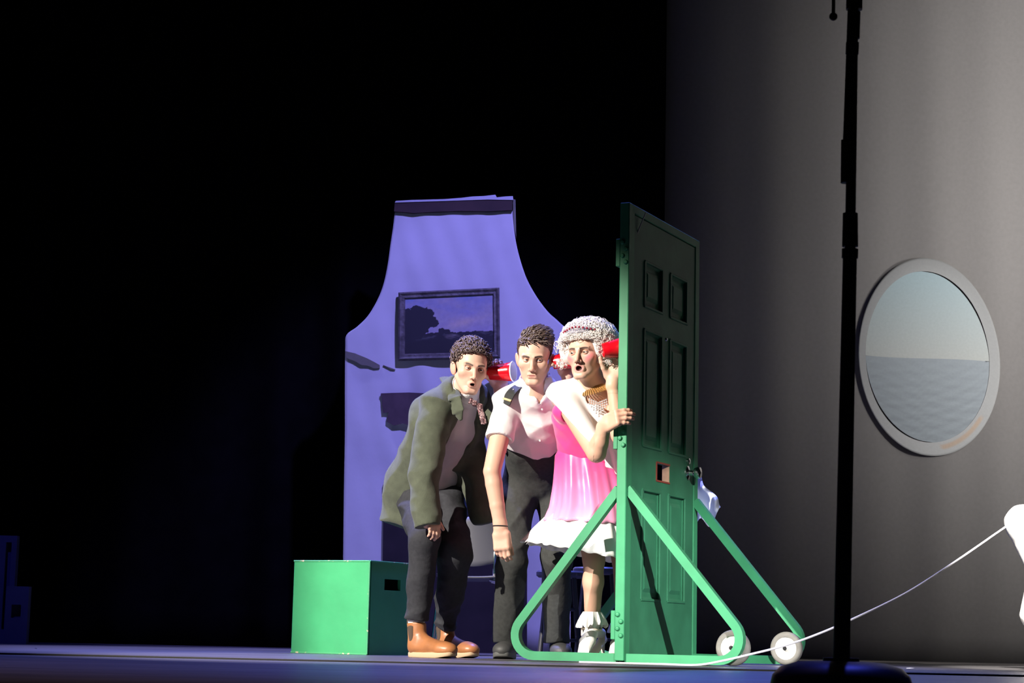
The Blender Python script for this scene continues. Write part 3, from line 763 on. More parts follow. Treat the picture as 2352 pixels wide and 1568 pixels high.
# ================================================================== microphone stand in the foreground
def mic_stand():
    y = -4.25
    b = P(1932, 1560, y); b[2] = -0.008
    root = thing('microphone_stand', 'black microphone stand with round base in the near foreground', 'microphone stand', b)
    r = 0.155
    MB().lathe([(0, 0), (r, 0), (r, 0.030), (r * 0.97, 0.048), (r * 0.86, 0.066), (r * 0.62, 0.077), (r * 0.36, 0.080), (0.040, 0.080), (0.040, 0.087), (0, 0.087)], b, (0, 0, 1), 56).build('base', M['black'], root, True)
    p = lambda x, yy: P(x, yy, y)
    sc = 1.0 / 1040
    def seg(name, x0, y0, x1, y1, wpx, m='black', wpx1=None, prof=None):
        a = p(x0, y0); q = p(x1, y1)
        w1 = wpx if wpx1 is None else wpx1
        k = np.linalg.norm(q - a) / math.hypot(x1 - x0, y1 - y0)
        return MB().lathe([(0, 0), (wpx / 2 * k, 0), (w1 / 2 * k, np.linalg.norm(q - a)), (0, np.linalg.norm(q - a))], a, q - a, 20).build(name, M[m], root, True)
    a0 = p(1936, 1534); k = 0
    bt = b + np.array([0, 0, 0.05])
    q = p(1952, 590); L = np.linalg.norm(q - bt)
    MB().lathe([(0, 0), (0.0190, 0), (0.0160, L), (0, L)], bt, q - bt, 20).build('lower_tube', M['black'], root, True)
    seg('clutch', 1952, 592, 1952.5, 572, 37, 'blackp'); seg('clutch', 1952.5, 566, 1953, 490, 36, 'blackp', 34)
    seg('upper_tube', 1952.5, 575, 1962, -140, 23)
    seg('boom_collar', 1943, 420, 1944, 322, 24, 'blackp'); seg('boom_tube', 1944, 330, 1957, -30, 16)
    seg('boom_clamp', 1957, 124, 1958, 98, 29, 'blackp'); seg('boom_clamp', 1959.5, 88, 1961.5, 28, 29, 'blackp'); seg('boom_clamp', 1962, 22, 1963, -60, 36, 'blackp')
    dn = p(1914, 38); MB().ball(dn, 0.0098, 8).build('counter_knob', M['blackp'], root, True)
    seg('counter_rod', 1914, 34, 1916, -90, 8)
mic_stand()

# ================================================================== cord
def cord():
    pts = [P(1330, 1530, -0.30), P(1430, 1530, -0.34), P(1520, 1529, -0.36), P(1600, 1526, -0.38), P(1660, 1517, -0.38), P(1720, 1503, -0.37), P(1800, 1483, -0.32), P(1870, 1459, -0.2), P(1950, 1425, -0.05), P(2080, 1362, 0.2), P(2200, 1285, 0.42), P(2306, 1212, 0.60), P(2332, 1197, 0.63)]
    for i in range(4): pts[i][2] = max(0.006, 0.006 + (pts[i][2] if i > 3 else 0))
    o = MB().tube(catmull(pts, 6), 0.0046, 8).build('cord', M['cord'], None, True)
    tag(o, 'thin pale grey cord rising from the floor by the door to the right edge', 'cord')
cord()

# scraps lying on the stage floor
def scraps():
    for (px, py, y, r, lb) in ((2092, 1528, 0.35, 0.020, 'white paper scrap on the stage floor right of the microphone stand'),
                               (83, 1480, 0.55, 0.006, 'tiny white scrap on the stage floor at the far left'), (1525, 1520, -0.35, 0.008, 'tiny white scrap on the floor below the green door')):
        c = P(px, py, y); rng = np.random.default_rng(int(px)); n = 7
        V = [(c[0] + r * (0.7 + 0.5 * rng.random()) * math.cos(a), y + 0.6 * r * math.sin(a) * (0.7 + 0.5 * rng.random()), 0.0012 + 0.003 * rng.random()) for a in np.linspace(0, 2 * math.pi, n, endpoint=False)]
        o = MB().prism(V, (0, 0, 0.0015)).build('paper_scrap', M['cupin']); tag(o, lb, 'scrap')
scraps()

# ================================================================== organic modelling: smooth unions on a grid, surfaced
class Field:
    def __init__(s): s.ops = []; s.post = None
    def add(s, f, k=0.01, op='u'):
        fn, lo, hi = f; s.ops.append((op, fn, np.array(lo), np.array(hi), k)); return s
    def __iadd__(s, fs):
        for f in fs: s.ops.append(f if len(f) == 5 else ('u', f[0], np.array(f[1]), np.array(f[2]), 0.01))
        return s
    def ev(s, xs, ys, zs):
        d = np.full((len(xs), len(ys), len(zs)), 0.25, dtype=np.float32)
        h = xs[1] - xs[0]
        for (op, fn, lo, hi, k) in s.ops:
            if op == 'i':
                sl = (slice(None),) * 3
            else:
                mg = k + 3 * h
                if op == 'u': mg = max(mg, 0.02)
                r = []
                for a, (ax, l, hh) in enumerate(zip((xs, ys, zs), lo - mg, hi + mg)):
                    i0 = int(np.searchsorted(ax, l)); i1 = int(np.searchsorted(ax, hh)); r.append(slice(i0, i1))
                if any(q.stop <= q.start for q in r): continue
                sl = tuple(r)
            X = xs[sl[0]][:, None, None]; Y = ys[sl[1]][None, :, None]; Z = zs[sl[2]][None, None, :]
            q = fn(X, Y, Z).astype(np.float32); c = d[sl]
            if op == 'u':
                hh = np.clip(0.5 + 0.5 * (c - q) / k, 0, 1); d[sl] = c + (q - c) * hh - k * hh * (1 - hh)
            elif op == 's':
                hh = np.clip(0.5 - 0.5 * (c + q) / k, 0, 1); d[sl] = c + (-q - c) * hh + k * hh * (1 - hh)
            elif op == 'i':
                hh = np.clip(0.5 - 0.5 * (q - c) / k, 0, 1); d[sl] = q + (c - q) * hh + k * hh * (1 - hh)
        if s.post is not None:
            d = d + s.post(xs[:, None, None], ys[None, :, None], zs[None, None, :]).astype(np.float32)
        return d
    def bounds(s):
        us = [o for o in s.ops if o[0] == 'u']
        return np.min([o[2] for o in us], 0) - 0.03, np.max([o[3] for o in us], 0) + 0.03
def nets(d, org, h):
    s = d < 0
    nx, ny, nz = d.shape
    a = s[:-1, :-1, :-1].astype(np.int8)
    tot = np.zeros((nx - 1, ny - 1, nz - 1), np.int8)
    for i in (0, 1):
        for j in (0, 1):
            for k in (0, 1):
                tot += s[i:nx - 1 + i, j:ny - 1 + j, k:nz - 1 + k]
    act = (tot > 0) & (tot < 8)
    I, J, K = np.nonzero(act); n = len(I)
    idx = np.full(act.shape, -1, np.int32); idx[I, J, K] = np.arange(n)
    cs = [(i, j, k) for i in (0, 1) for j in (0, 1) for k in (0, 1)]
    val = {c: d[I + c[0], J + c[1], K + c[2]] for c in cs}
    acc = np.zeros((n, 3)); cnt = np.zeros(n)
    for c in cs:
        for ax in range(3):
            if c[ax] == 0:
                e = list(c); e[ax] = 1; e = tuple(e); v0, v1 = val[c], val[e]
                mk = (v0 < 0) != (v1 < 0); t = np.where(mk, v0 / np.where(mk, v0 - v1, 1), 0)
                p = np.array(c, float)[None, :].repeat(n, 0); p[:, ax] += t
                acc += p * mk[:, None]; cnt += mk
    V = (np.stack([I, J, K], 1) + acc / cnt[:, None]) * h + org
    Q = []
    for ax in range(3):
        b, c = (ax + 1) % 3, (ax + 2) % 3
        lo = [slice(None)] * 3; hi = [slice(None)] * 3; lo[ax] = slice(0, -1); hi[ax] = slice(1, None)
        s0 = s[tuple(lo)]; s1 = s[tuple(hi)]
        E = np.stack(np.nonzero(s0 != s1), 1)
        ok = (E[:, b] > 0) & (E[:, c] > 0) & (E[:, b] < d.shape[b] - 1) & (E[:, c] < d.shape[c] - 1); E = E[ok]
        def g(db, dc):
            q = E.copy(); q[:, b] += db; q[:, c] += dc; return idx[q[:, 0], q[:, 1], q[:, 2]]
        quad = np.stack([g(-1, -1), g(0, -1), g(0, 0), g(-1, 0)], 1)
        ins = s0[E[:, 0], E[:, 1], E[:, 2]]
        quad[~ins] = quad[~ins][:, ::-1]
        Q.append(quad)
    return V, np.concatenate(Q) if Q else np.zeros((0, 4), int)
def surface(field, boxes, cut=None):
    """boxes: (lo, hi, step); the first ones are finest, later ones leave out what earlier ones cover"""
    VV = []; QQ = []; n = 0; done = []
    for (lo, hi, h) in boxes:
        lo = np.array(lo, float); hi = np.array(hi, float)
        ax = [np.arange(lo[i], hi[i] + h, h) for i in range(3)]
        V, Q = nets(field.ev(*ax), lo, h)
        if len(Q) and done:
            C = V[Q].mean(1); keep = np.ones(len(Q), bool)
            for (l, u, hh) in done:
                keep &= ~np.all((C > l + 0.8 * h + hh) & (C < u - 0.8 * h - hh), 1)
            Q = Q[keep]
        VV.append(V); QQ.append(Q + n); n += len(V); done.append((lo, hi, h))
    V = np.concatenate(VV); Q = np.concatenate(QQ)
    used = np.unique(Q); rm = np.zeros(len(V), np.int64); rm[used] = np.arange(len(used))
    return V[used], rm[Q]
def sdf_mesh(name, field, h, material, parent, colf=None, boxes=None):
    if boxes is None:
        lo, hi = field.bounds(); boxes = [(lo, hi, h)]
    V, Q = surface(field, boxes)
    return npmesh(name, V, Q, material, parent, True, colf(V) if colf else None)

# primitives: (function, low corner, high corner)
def rc(a, b, ra, rb):
    a = np.array(a, float); b = np.array(b, float); ba = b - a; L2 = float(ba @ ba) + 1e-12
    def f(X, Y, Z):
        x, y, z = X - a[0], Y - a[1], Z - a[2]
        t = np.clip((x * ba[0] + y * ba[1] + z * ba[2]) / L2, 0, 1)
        return np.sqrt((x - ba[0] * t) ** 2 + (y - ba[1] * t) ** 2 + (z - ba[2] * t) ** 2) - (ra + (rb - ra) * t)
    return f, np.minimum(a - ra, b - rb), np.maximum(a + ra, b + rb)
def ball(c, r): return rc(c, np.array(c) + 1e-6, r, r)
def ell(c, r, R=None):
    c = np.array(c, float); r = np.array(r, float); R = np.eye(3) if R is None else np.array(R)
    def f(X, Y, Z):
        x, y, z = X - c[0], Y - c[1], Z - c[2]
        u = [(x * R[0, i] + y * R[1, i] + z * R[2, i]) for i in range(3)]
        k0 = np.sqrt((u[0] / r[0]) ** 2 + (u[1] / r[1]) ** 2 + (u[2] / r[2]) ** 2)
        k1 = np.sqrt((u[0] / r[0] ** 2) ** 2 + (u[1] / r[1] ** 2) ** 2 + (u[2] / r[2] ** 2) ** 2) + 1e-9
        return k0 * (k0 - 1) / k1
    e = np.sqrt((R ** 2) @ (r ** 2))
    return f, c - e, c + e
def ecap(a, b, ra, rb, xd):
    """tapered capsule with elliptical section; ra, rb = (half-width along xd, half-depth)"""
    a = np.array(a, float); b = np.array(b, float); L = np.linalg.norm(b - a); R = frame_z(b - a, xd)
    rm = min(min(ra), min(rb))
    def f(X, Y, Z):
        x, y, z = X - a[0], Y - a[1], Z - a[2]
        u = [(x * R[0, i] + y * R[1, i] + z * R[2, i]) for i in range(3)]
        t = np.clip(u[2] / L, 0, 1); rx = ra[0] + (rb[0] - ra[0]) * t; ry = ra[1] + (rb[1] - ra[1]) * t
        dz = u[2] - np.clip(u[2], 0, L)
        q = np.sqrt((u[0] / rx) ** 2 + (u[1] / ry) ** 2 + (dz / rm) ** 2)
        g = np.sqrt((u[0] / rx ** 2) ** 2 + (u[1] / ry ** 2) ** 2 + (dz / rm ** 2) ** 2) + 1e-6
        return np.where(q < 0.3, (q - 1) * np.minimum(rx, ry), q * (q - 1) / g)
    m = max(max(ra), max(rb))
    return f, np.minimum(a, b) - m, np.maximum(a, b) + m
def rbox(c, h, r, R=None):
    c = np.array(c, float); h = np.array(h, float); R = np.eye(3) if R is None else np.array(R)
    def f(X, Y, Z):
        x, y, z = X - c[0], Y - c[1], Z - c[2]
        u = [np.abs(x * R[0, i] + y * R[1, i] + z * R[2, i]) - (h[i] - r) for i in range(3)]
        o = np.sqrt(sum(np.maximum(q, 0) ** 2 for q in u)); i_ = np.minimum(np.maximum(np.maximum(u[0], u[1]), u[2]), 0)
        return o + i_ - r
    e = np.abs(R) @ h
    return f, c - e, c + e
def half(p, n):
    """half-space: negative on the side opposite to n"""
    p = np.array(p, float); n = nrm(n)
    def f(X, Y, Z): return (X - p[0]) * n[0] + (Y - p[1]) * n[1] + (Z - p[2]) * n[2]
    return f, p - 9, p + 9
def U(f, k=0.01): return ('u', f[0], np.array(f[1]), np.array(f[2]), k)
def S(f, k=0.01): return ('s', f[0], np.array(f[1]), np.array(f[2]), k)
def IN(f, k=0.004): return ('i', f[0], np.array(f[1]), np.array(f[2]), k)
def folds(amp, dirs, seed=0):
    """cloth folds: irregular ridges whose crests run across the given directions"""
    rng = np.random.default_rng(seed); T_ = []
    for (d, fr, a) in dirs:
        d = nrm(d); ks = []
        for i in range(5):
            k = nrm(d + rng.normal(size=3) * 0.38) * fr * rng.uniform(0.45, 1.15); ks.append((k, rng.uniform(0, 6.28)))
        T_.append((ks, a, nrm(rng.normal(size=3)) * 11, rng.uniform(0, 6.28)))
    def f(X, Y, Z):
        s = 0
        for (ks, a, kw, ph) in T_:
            v = sum(np.sin(X * k[0] + Y * k[1] + Z * k[2] + p) for (k, p) in ks) * 0.45
            msk = 0.55 + 0.45 * np.sin(X * kw[0] + Y * kw[1] + Z * kw[2] + ph)
            s = s + a * (np.minimum(np.abs(v), 1.2) - 0.5) * msk
        return amp * s
    return f
class Xf:
    """rigid placement for things modelled in a local frame (x = the person's left, -y = forward, z = up)"""
    def __init__(s, o, R, sc=1.0): s.o = np.array(o, float); s.R = np.array(R); s.s = sc
    def p(s, v): return s.o + s.R @ (np.array(v, float) * s.s)
    def d(s, v): return s.R @ np.array(v, float)
    def inv(s, V): return ((V - s.o) @ s.R) / s.s
def rotm(yaw=0, pitch=0, roll=0):
    """yaw>0 turns the face to the picture's right, pitch>0 tips it down, roll>0 tips the crown to the picture's right"""
    y, p, r = map(math.radians, (yaw, pitch, roll))
    Rz = np.array([[math.cos(y), -math.sin(y), 0], [math.sin(y), math.cos(y), 0], [0, 0, 1]])
    Rx = np.array([[1, 0, 0], [0, math.cos(p), -math.sin(p)], [0, math.sin(p), math.cos(p)]])
    Ry = np.array([[math.cos(r), 0, math.sin(r)], [0, 1, 0], [-math.sin(r), 0, math.cos(r)]])
    return Ry @ Rz @ Rx

SKIN = np.array([0.64, 0.40, 0.30])
def head_ops(X, mouth='closed', jaw=1.0):
    E = lambda c, r: ell(X.p(c), np.array(r) * X.s, X.R)
    C = lambda a, b, ra, rb: rc(X.p(a), X.p(b), ra * X.s, rb * X.s)
    o = [U(E((0, 0.018, 0.045), (0.074, 0.093, 0.079)), 0.01),
         U(E((0, -0.030, 0.000), (0.063, 0.062, 0.078)), 0.03),
         U(E((0, -0.034, -0.062), (0.050 * jaw, 0.050, 0.046)), 0.025),
         U(C((0.052 * jaw, 0.008, -0.048), (0.020, -0.066, -0.104), 0.016, 0.013), 0.022),
         U(C((-0.052 * jaw, 0.008, -0.048), (-0.020, -0.066, -0.104), 0.016, 0.013), 0.022),
         U(C((-0.010, -0.077, -0.104), (0.010, -0.077, -0.104), 0.014, 0.014), 0.018),
         U(E((0.043, -0.055, -0.022), (0.022, 0.024, 0.020)), 0.02), U(E((-0.043, -0.055, -0.022), (0.022, 0.024, 0.020)), 0.02),
         U(C((-0.042, -0.078, 0.016), (-0.010, -0.092, 0.014), 0.008, 0.009), 0.012), U(C((0.042, -0.078, 0.016), (0.010, -0.092, 0.014), 0.008, 0.009), 0.012),
         S(E((0.030, -0.098, 0.000), (0.019, 0.022, 0.0110)), 0.012), S(E((-0.030, -0.098, 0.000), (0.019, 0.022, 0.0110)), 0.012),
         U(C((0, -0.087, 0.012), (0, -0.110, -0.036), 0.0070, 0.0095), 0.012),
         U(ball(X.p((0, -0.1125, -0.039)), 0.0098 * X.s), 0.006),
         U(ball(X.p((0.0120, -0.098, -0.043)), 0.0075 * X.s), 0.007), U(ball(X.p((-0.0120, -0.098, -0.043)), 0.0075 * X.s), 0.007),
         S(ball(X.p((0.0062, -0.106, -0.0505)), 0.0032 * X.s), 0.003), S(ball(X.p((-0.0062, -0.106, -0.0505)), 0.0032 * X.s), 0.003)]
    for sx in (1, -1):   # ears
        o += [U(ell(X.p((sx * 0.078, 0.016, -0.012)), np.array((0.0085, 0.020, 0.033)) * X.s, X.R @ rotm(-24 * sx, -12, sx * 8)), 0.006),
              S(E((sx * 0.090, 0.006, -0.006), (0.007, 0.010, 0.018)), 0.006)]
    if mouth == 'closed':
        o += [U(C((-0.018, -0.0835, -0.0670), (0.018, -0.0835, -0.0670), 0.0052, 0.0052), 0.008), U(C((-0.014, -0.084, -0.0770), (0.014, -0.084, -0.0770), 0.0062, 0.0062), 0.008),
              S(C((-0.023, -0.0900, -0.0718), (0.023, -0.0900, -0.0718), 0.0022, 0.0022), 0.003)]
    else:
        w_, h_ = (0.0115, 0.0048) if mouth == 'pursed' else (0.0165, 0.0120)
        for q in range(10):
            a0, a1 = 2 * math.pi * q / 10, 2 * math.pi * (q + 1) / 10
            pr = 0.091 if mouth == 'pursed' else 0.086
            g = lambda a: (math.cos(a) * (w_ + 0.003), -pr + 0.006 * math.cos(a) ** 2, -0.073 + math.sin(a) * (h_ + 0.003))
            o.append(U(C(g(a0), g(a1), 0.0044, 0.0044), 0.009))
        o += [S(E((0, -0.092, -0.073), (w_ * 0.85, 0.022, h_ * 0.85)), 0.003)]
    return o
def head_colors(X, V, brow=(0.05, 0.03, 0.022), blush=0.0, shadow=0.0, mouth='closed', lip=(0.48, 0.17, 0.14), browarch=0.0):
    L = X.inv(V); x, y, z = L.T
    c = np.tile(SKIN, (len(V), 1)).astype(float)
    fr = np.clip((-y - 0.03) / 0.03, 0, 1)
    def mix(wt, col):
        nonlocal c
        wt = np.clip(wt, 0, 1)[:, None]; c = c * (1 - wt) + np.array(col) * wt
    ax = np.abs(x)
    # warm ears, nose, cheeks
    mix(0.35 * np.exp(-((ax - 0.080) / 0.012) ** 2 - (y - 0.015) ** 2 / 0.0008), (0.60, 0.24, 0.18))
    mix(0.25 * np.exp(-(x / 0.016) ** 2 - ((z + 0.034) / 0.014) ** 2) * fr, (0.62, 0.28, 0.20))
    if blush: mix(blush * np.exp(-((ax - 0.046) / 0.020) ** 2 - ((z + 0.026 - (ax - 0.04) * 0.5) / 0.018) ** 2) * fr, (0.75, 0.12, 0.18))
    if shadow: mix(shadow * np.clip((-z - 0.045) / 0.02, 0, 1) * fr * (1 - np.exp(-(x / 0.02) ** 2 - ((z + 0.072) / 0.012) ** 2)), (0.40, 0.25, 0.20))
    # brows
    zb = 0.0150 + 0.004 * np.sin(np.clip((ax - 0.014) / 0.034, 0, 1) * math.pi * 0.8) + browarch * np.clip(ax - 0.014, 0, 1)
    mix(np.clip(1.4 - np.abs(z - zb) / 0.0046, 0, 1) * (ax > 0.011) * np.clip((0.053 - ax) / 0.010, 0, 1) * fr, brow)
    # lips
    if mouth == 'closed':
        mix(np.clip(1.5 - np.sqrt((x / 0.0215) ** 2 + ((z + 0.0720) / 0.0088) ** 2) * 1.5, 0, 1) * 1.6 * fr * 0.75, lip)
        mix(np.clip(1.3 - np.abs(z + 0.0718) / 0.0016, 0, 1) * (ax < 0.022) * fr, (0.13, 0.04, 0.035))
    else:
        w_, h_ = (0.0115, 0.0048) if mouth == 'pursed' else (0.0165, 0.0120)
        q = np.sqrt((x / (w_ + 0.0085)) ** 2 + ((z + 0.073) / (h_ + 0.0085)) ** 2)
        mix(np.clip((1.02 - q) * 5, 0, 1) * fr * (0.5 if mouth == 'pursed' else 0.7), lip)
        mix(np.clip((0.62 - q) * 8, 0, 1) * fr, (0.045, 0.010, 0.010))
    mix(0.6 * np.exp(-((ax - 0.0062) / 0.0032) ** 2 - ((z + 0.0495) / 0.0028) ** 2) * (y < -0.095), (0.12, 0.04, 0.03))
    # eye sockets and lash line
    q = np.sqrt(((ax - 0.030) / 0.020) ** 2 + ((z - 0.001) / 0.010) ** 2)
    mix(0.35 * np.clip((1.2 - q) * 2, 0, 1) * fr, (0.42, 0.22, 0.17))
    return c
def eyes(X, parent, look=(0, 0), iris=(0.05, 0.03, 0.02), openz=0.0052, lidcol='lid'):
    for sx in (1, -1):
        c = X.p((sx * 0.0295, -0.0755, 0.000)); r = 0.0128 * X.s
        yw, pt = look
        dv = X.d(rotm(yw, pt) @ np.array([0, -1, 0]))
        n1, n2 = 14, 22; R = frame_z(dv); V = []; C = []
        for i in range(n1):
            th = (math.pi * 0.62) * i / (n1 - 1)
            for k in range(n2):
                a = 2 * math.pi * k / n2; V.append(c + r * (R @ np.array([math.sin(th) * math.cos(a), math.sin(th) * math.sin(a), math.cos(th)])))
                C.append((0.005, 0.005, 0.005) if th < 0.19 else (iris if th < 0.47 else (0.50, 0.46, 0.44)))
        F = [(i * n2 + k, i * n2 + (k + 1) % n2, (i + 1) * n2 + (k + 1) % n2, (i + 1) * n2 + k) for i in range(n1 - 1) for k in range(n2)]
        e = npmesh('eye', np.array(V), F, M['eyew'], parent, True, np.array(C))
        # lids: caps of a slightly larger sphere above and below the opening
        for (up, lim) in ((1, openz), (-1, -0.0050)):
            V = []; rr = (0.0141 if up > 0 else 0.0134) * X.s; m1, m2 = 7, 17
            for i in range(m1):
                t = i / (m1 - 1)
                for k in range(m2):
                    u = -1 + 2 * k / (m2 - 1)
                    az_ = u * 1.15
                    zl = (lim * math.cos(az_ * 1.05)) / 0.0143; e0 = math.asin(max(-1, min(1, zl)))
                    e1 = up * 1.35
                    el_ = e0 + (e1 - e0) * t
                    V.append(c + rr * (X.R @ np.array([math.sin(az_) * math.cos(el_), -math.cos(az_) * math.cos(el_), math.sin(el_)])))
            F = [(i * m2 + k, i * m2 + k + 1, (i + 1) * m2 + k + 1, (i + 1) * m2 + k) for i in range(m1 - 1) for k in range(m2 - 1)]
            n = len(V); V = V + [c + (v - c) * 0.91 for v in V]; F2 = list(F) + [tuple(q + n for q in f[::-1]) for f in F] + [(k, k + n, k + 1 + n, k + 1) for k in range(m2 - 1)]
            npmesh('eyelid', np.array(V), F2, M['skin'], parent, True, np.tile(SKIN * np.array((0.86, 0.74, 0.70)), (len(V), 1)))

def hand_ops(w_, f, n, s, curls, sc=1.0, thumb=(0.6, 0.7, -0.35, 0.3), spread=0.04):
    """w_ wrist, f towards the knuckles, n out of the back of the hand, s towards the thumb"""
    w_ = np.array(w_, float); f = nrm(f); n = nrm(np.array(n) - f * np.dot(n, f)); s_ = np.cross(f, n); s_ = s_ if np.dot(s_, s) > 0 else -s_
    R = np.column_stack([s_, n, f]); k = sc
    o = [U(rbox(w_ + f * 0.052 * k, np.array((0.040, 0.0145, 0.045)) * k, 0.0135 * k, R), 0.014),
         U(ecap(w_ - f * 0.03 * k, w_ + f * 0.02 * k, (0.027 * k, 0.020 * k), (0.030 * k, 0.017 * k), s_), 0.02)]
    tips = []
    for i, (off, ln, rad) in enumerate(((0.029, 0.074, 0.0092), (0.0098, 0.083, 0.0095), (-0.0098, 0.077, 0.0091), (-0.028, 0.061, 0.0082))):
        b = w_ + f * (0.088 - 0.004 * abs(i - 1)) * k + s_ * off * k
        c = curls[i] if isinstance(curls[0], (list, tuple)) else curls
        ang = 0; p = b; d0 = nrm(f + s_ * spread * (1.5 - i))
        for j, (fr, cu) in enumerate(zip((0.46, 0.30, 0.24), c)):
            ang += math.radians(cu); d = d0 * math.cos(ang) - n * math.sin(ang)
            q = p + d * ln * fr * k
            o.append(U(rc(p, q, rad * (1 - 0.07 * j) * k, rad * (0.95 - 0.08 * j) * k), 0.004 if j else 0.008)); p = q
        tips.append(p)
    b = w_ + f * 0.022 * k + s_ * 0.026 * k - n * 0.004 * k
    ts, tf, tn, bend = thumb
    d = nrm(s_ * ts + f * tf + n * tn); q = b + d * 0.042 * k; d2 = nrm(d + f * bend - n * 0.0); q2 = q + d2 * 0.030 * k; q3 = q2 + nrm(d2 + f * bend * 0.5) * 0.022 * k
    o += [U(rc(b, q, 0.0165 * k, 0.0115 * k), 0.014), U(rc(q, q2, 0.0112 * k, 0.0102 * k), 0.004), U(rc(q2, q3, 0.0102 * k, 0.0085 * k), 0.004)]
    lo = np.min([q_[2] for q_ in o], 0) - 0.008; hi = np.max([q_[3] for q_ in o], 0) + 0.008
    return o, (lo, hi), tips
def curls_mesh(name, roots, normals, material, parent, rad=(0.006, 0.010), thick=0.0022, turns=(1.0, 1.8), lift=0.012, seed=0, sides=5):
    """many small corkscrew curls, each starting at a root"""
    rng = np.random.default_rng(seed); V = []; F = []
    for (p, nn) in zip(roots, normals):
        nn = nrm(nn); ax = nrm(nn * rng.uniform(0.2, 0.8) + rng.normal(size=3) * 0.7 + np.array([0, 0, -0.25])); R = frame_z(ax)
        r0 = rng.uniform(*rad); tn = rng.uniform(*turns); seg = int(9 * tn) + 3; ln = r0 * rng.uniform(0.8, 2.2); ph = rng.uniform(0, 6.28)
        pts = []
        for i in range(seg):
            t = i / (seg - 1); a = ph + t * tn * 2 * math.pi; rr = r0 * (0.75 + 0.35 * math.sin(t * math.pi))
            pts.append(p + R @ np.array([rr * math.cos(a), rr * math.sin(a), ln * (t - 0.3)]) + nn * lift * rng.uniform(0.4, 0.6))
        base = len(V)
        for i, q in enumerate(pts):
            tg = nrm(pts[min(i + 1, seg - 1)] - pts[max(i - 1, 0)]); Rf = frame_z(tg, ax); th = thick * (1 - 0.55 * (i / (seg - 1)) ** 3)
            for k in range(sides):
                a = 2 * math.pi * k / sides; V.append(q + th * (Rf[:, 0] * math.cos(a) + Rf[:, 1] * math.sin(a)))
        for i in range(seg - 1):
            for k in range(sides):
                k2 = (k + 1) % sides; F.append((base + i * sides + k, base + i * sides + k2, base + (i + 1) * sides + k2, base + (i + 1) * sides + k))
    return npmesh(name, np.array(V), np.array(F), material, parent, True)
def strands_mesh(name, roots, d0, d1, lens, material, parent, thick=0.0028, seed=0, sides=5, seg=6):
    """tapered locks that leave along d0 and bend towards d1"""
    rng = np.random.default_rng(seed); V = []; F = []
    for (p, a, b, ln) in zip(roots, d0, d1, lens):
        pts = [np.array(p, float)]
        for i in range(1, seg):
            t = i / (seg - 1); d = nrm(np.array(a) * (1 - t) + np.array(b) * t + rng.normal(size=3) * 0.07); pts.append(pts[-1] + d * ln / (seg - 1))
        base = len(V)
        for i, q in enumerate(pts):
            Rf = frame_z(pts[min(i + 1, seg - 1)] - pts[max(i - 1, 0)]); th = thick * (1 - 0.75 * (i / (seg - 1)) ** 1.6) * rng.uniform(0.9, 1.1)
            for k in range(sides):
                g = 2 * math.pi * k / sides; V.append(q + th * (Rf[:, 0] * math.cos(g) + Rf[:, 1] * math.sin(g)))
        for i in range(seg - 1):
            for k in range(sides):
                k2 = (k + 1) % sides; F.append((base + i * sides + k, base + i * sides + k2, base + (i + 1) * sides + k2, base + (i + 1) * sides + k))
    return npmesh(name, np.array(V), np.array(F), material, parent, True)
def person(label, field, boxes, colf, base):
    """the body: one continuous skin surface, top-level"""
    V, Q = surface(field, boxes)
    C = colf(V)
    o = npmesh('person', V - base, Q, M['skin'], None, True, C); o.location = base
    return tag(o, label, 'person')
def cup(label, a, b, r0=0.031, r1=0.0465):
    """party cup from its bottom a to its rim b"""
    a = np.array(a); b = np.array(b); L = np.linalg.norm(b - a); root = thing('plastic_cup', label, 'cup', (a + b) / 2, 'red party cups held to ears')
    pr = [(0.0, 0.004), (r0 * 0.85, 0.004), (r0 * 0.9, 0.0), (r0, 0.002)]
    for t in np.linspace(0.06, 0.93, 7):
        rr = r0 + (r1 - r0) * t; pr += [(rr, t * L)]
        if 0.3 < t < 0.8: pr += [(rr * 0.985, t * L + 0.004)]
    pr += [(r1, L * 0.965)]
    MB().lathe(pr + [(r1 - 0.0015, L * 0.965), (r0 - 0.0015, 0.008), (0, 0.008)], a, b - a, 32).build('cup_wall', M['redcup'], root, True)
    MB().lathe([(0, 0.0095), (r0 - 0.003, 0.0095), (r1 - 0.003, L * 0.97), (r1 - 0.002, L * 0.97), (r0 - 0.0018, 0.0088), (0, 0.0088)], a, b - a, 32).build('cup_lining', M['cupin'], root, True)
    V = []; MB().lathe([(r1 - 0.003, L * 0.965), (r1 + 0.0015, L * 0.96), (r1 + 0.0032, L * 0.98), (r1 + 0.0015, L), (r1 - 0.002, L * 0.995)], a, b - a, 32, closed=True).build('rim', M['cupin'], root, True)
    return root
def tri_dirs(n, seed, zmin=-1.0):
    """evenly spread directions on the sphere"""
    i = np.arange(n) + 0.5; ph = np.arccos(1 - 2 * i / n); th = math.pi * (1 + 5 ** 0.5) * i
    return np.stack([np.cos(th) * np.sin(ph), np.sin(th) * np.sin(ph), np.cos(ph)], 1)

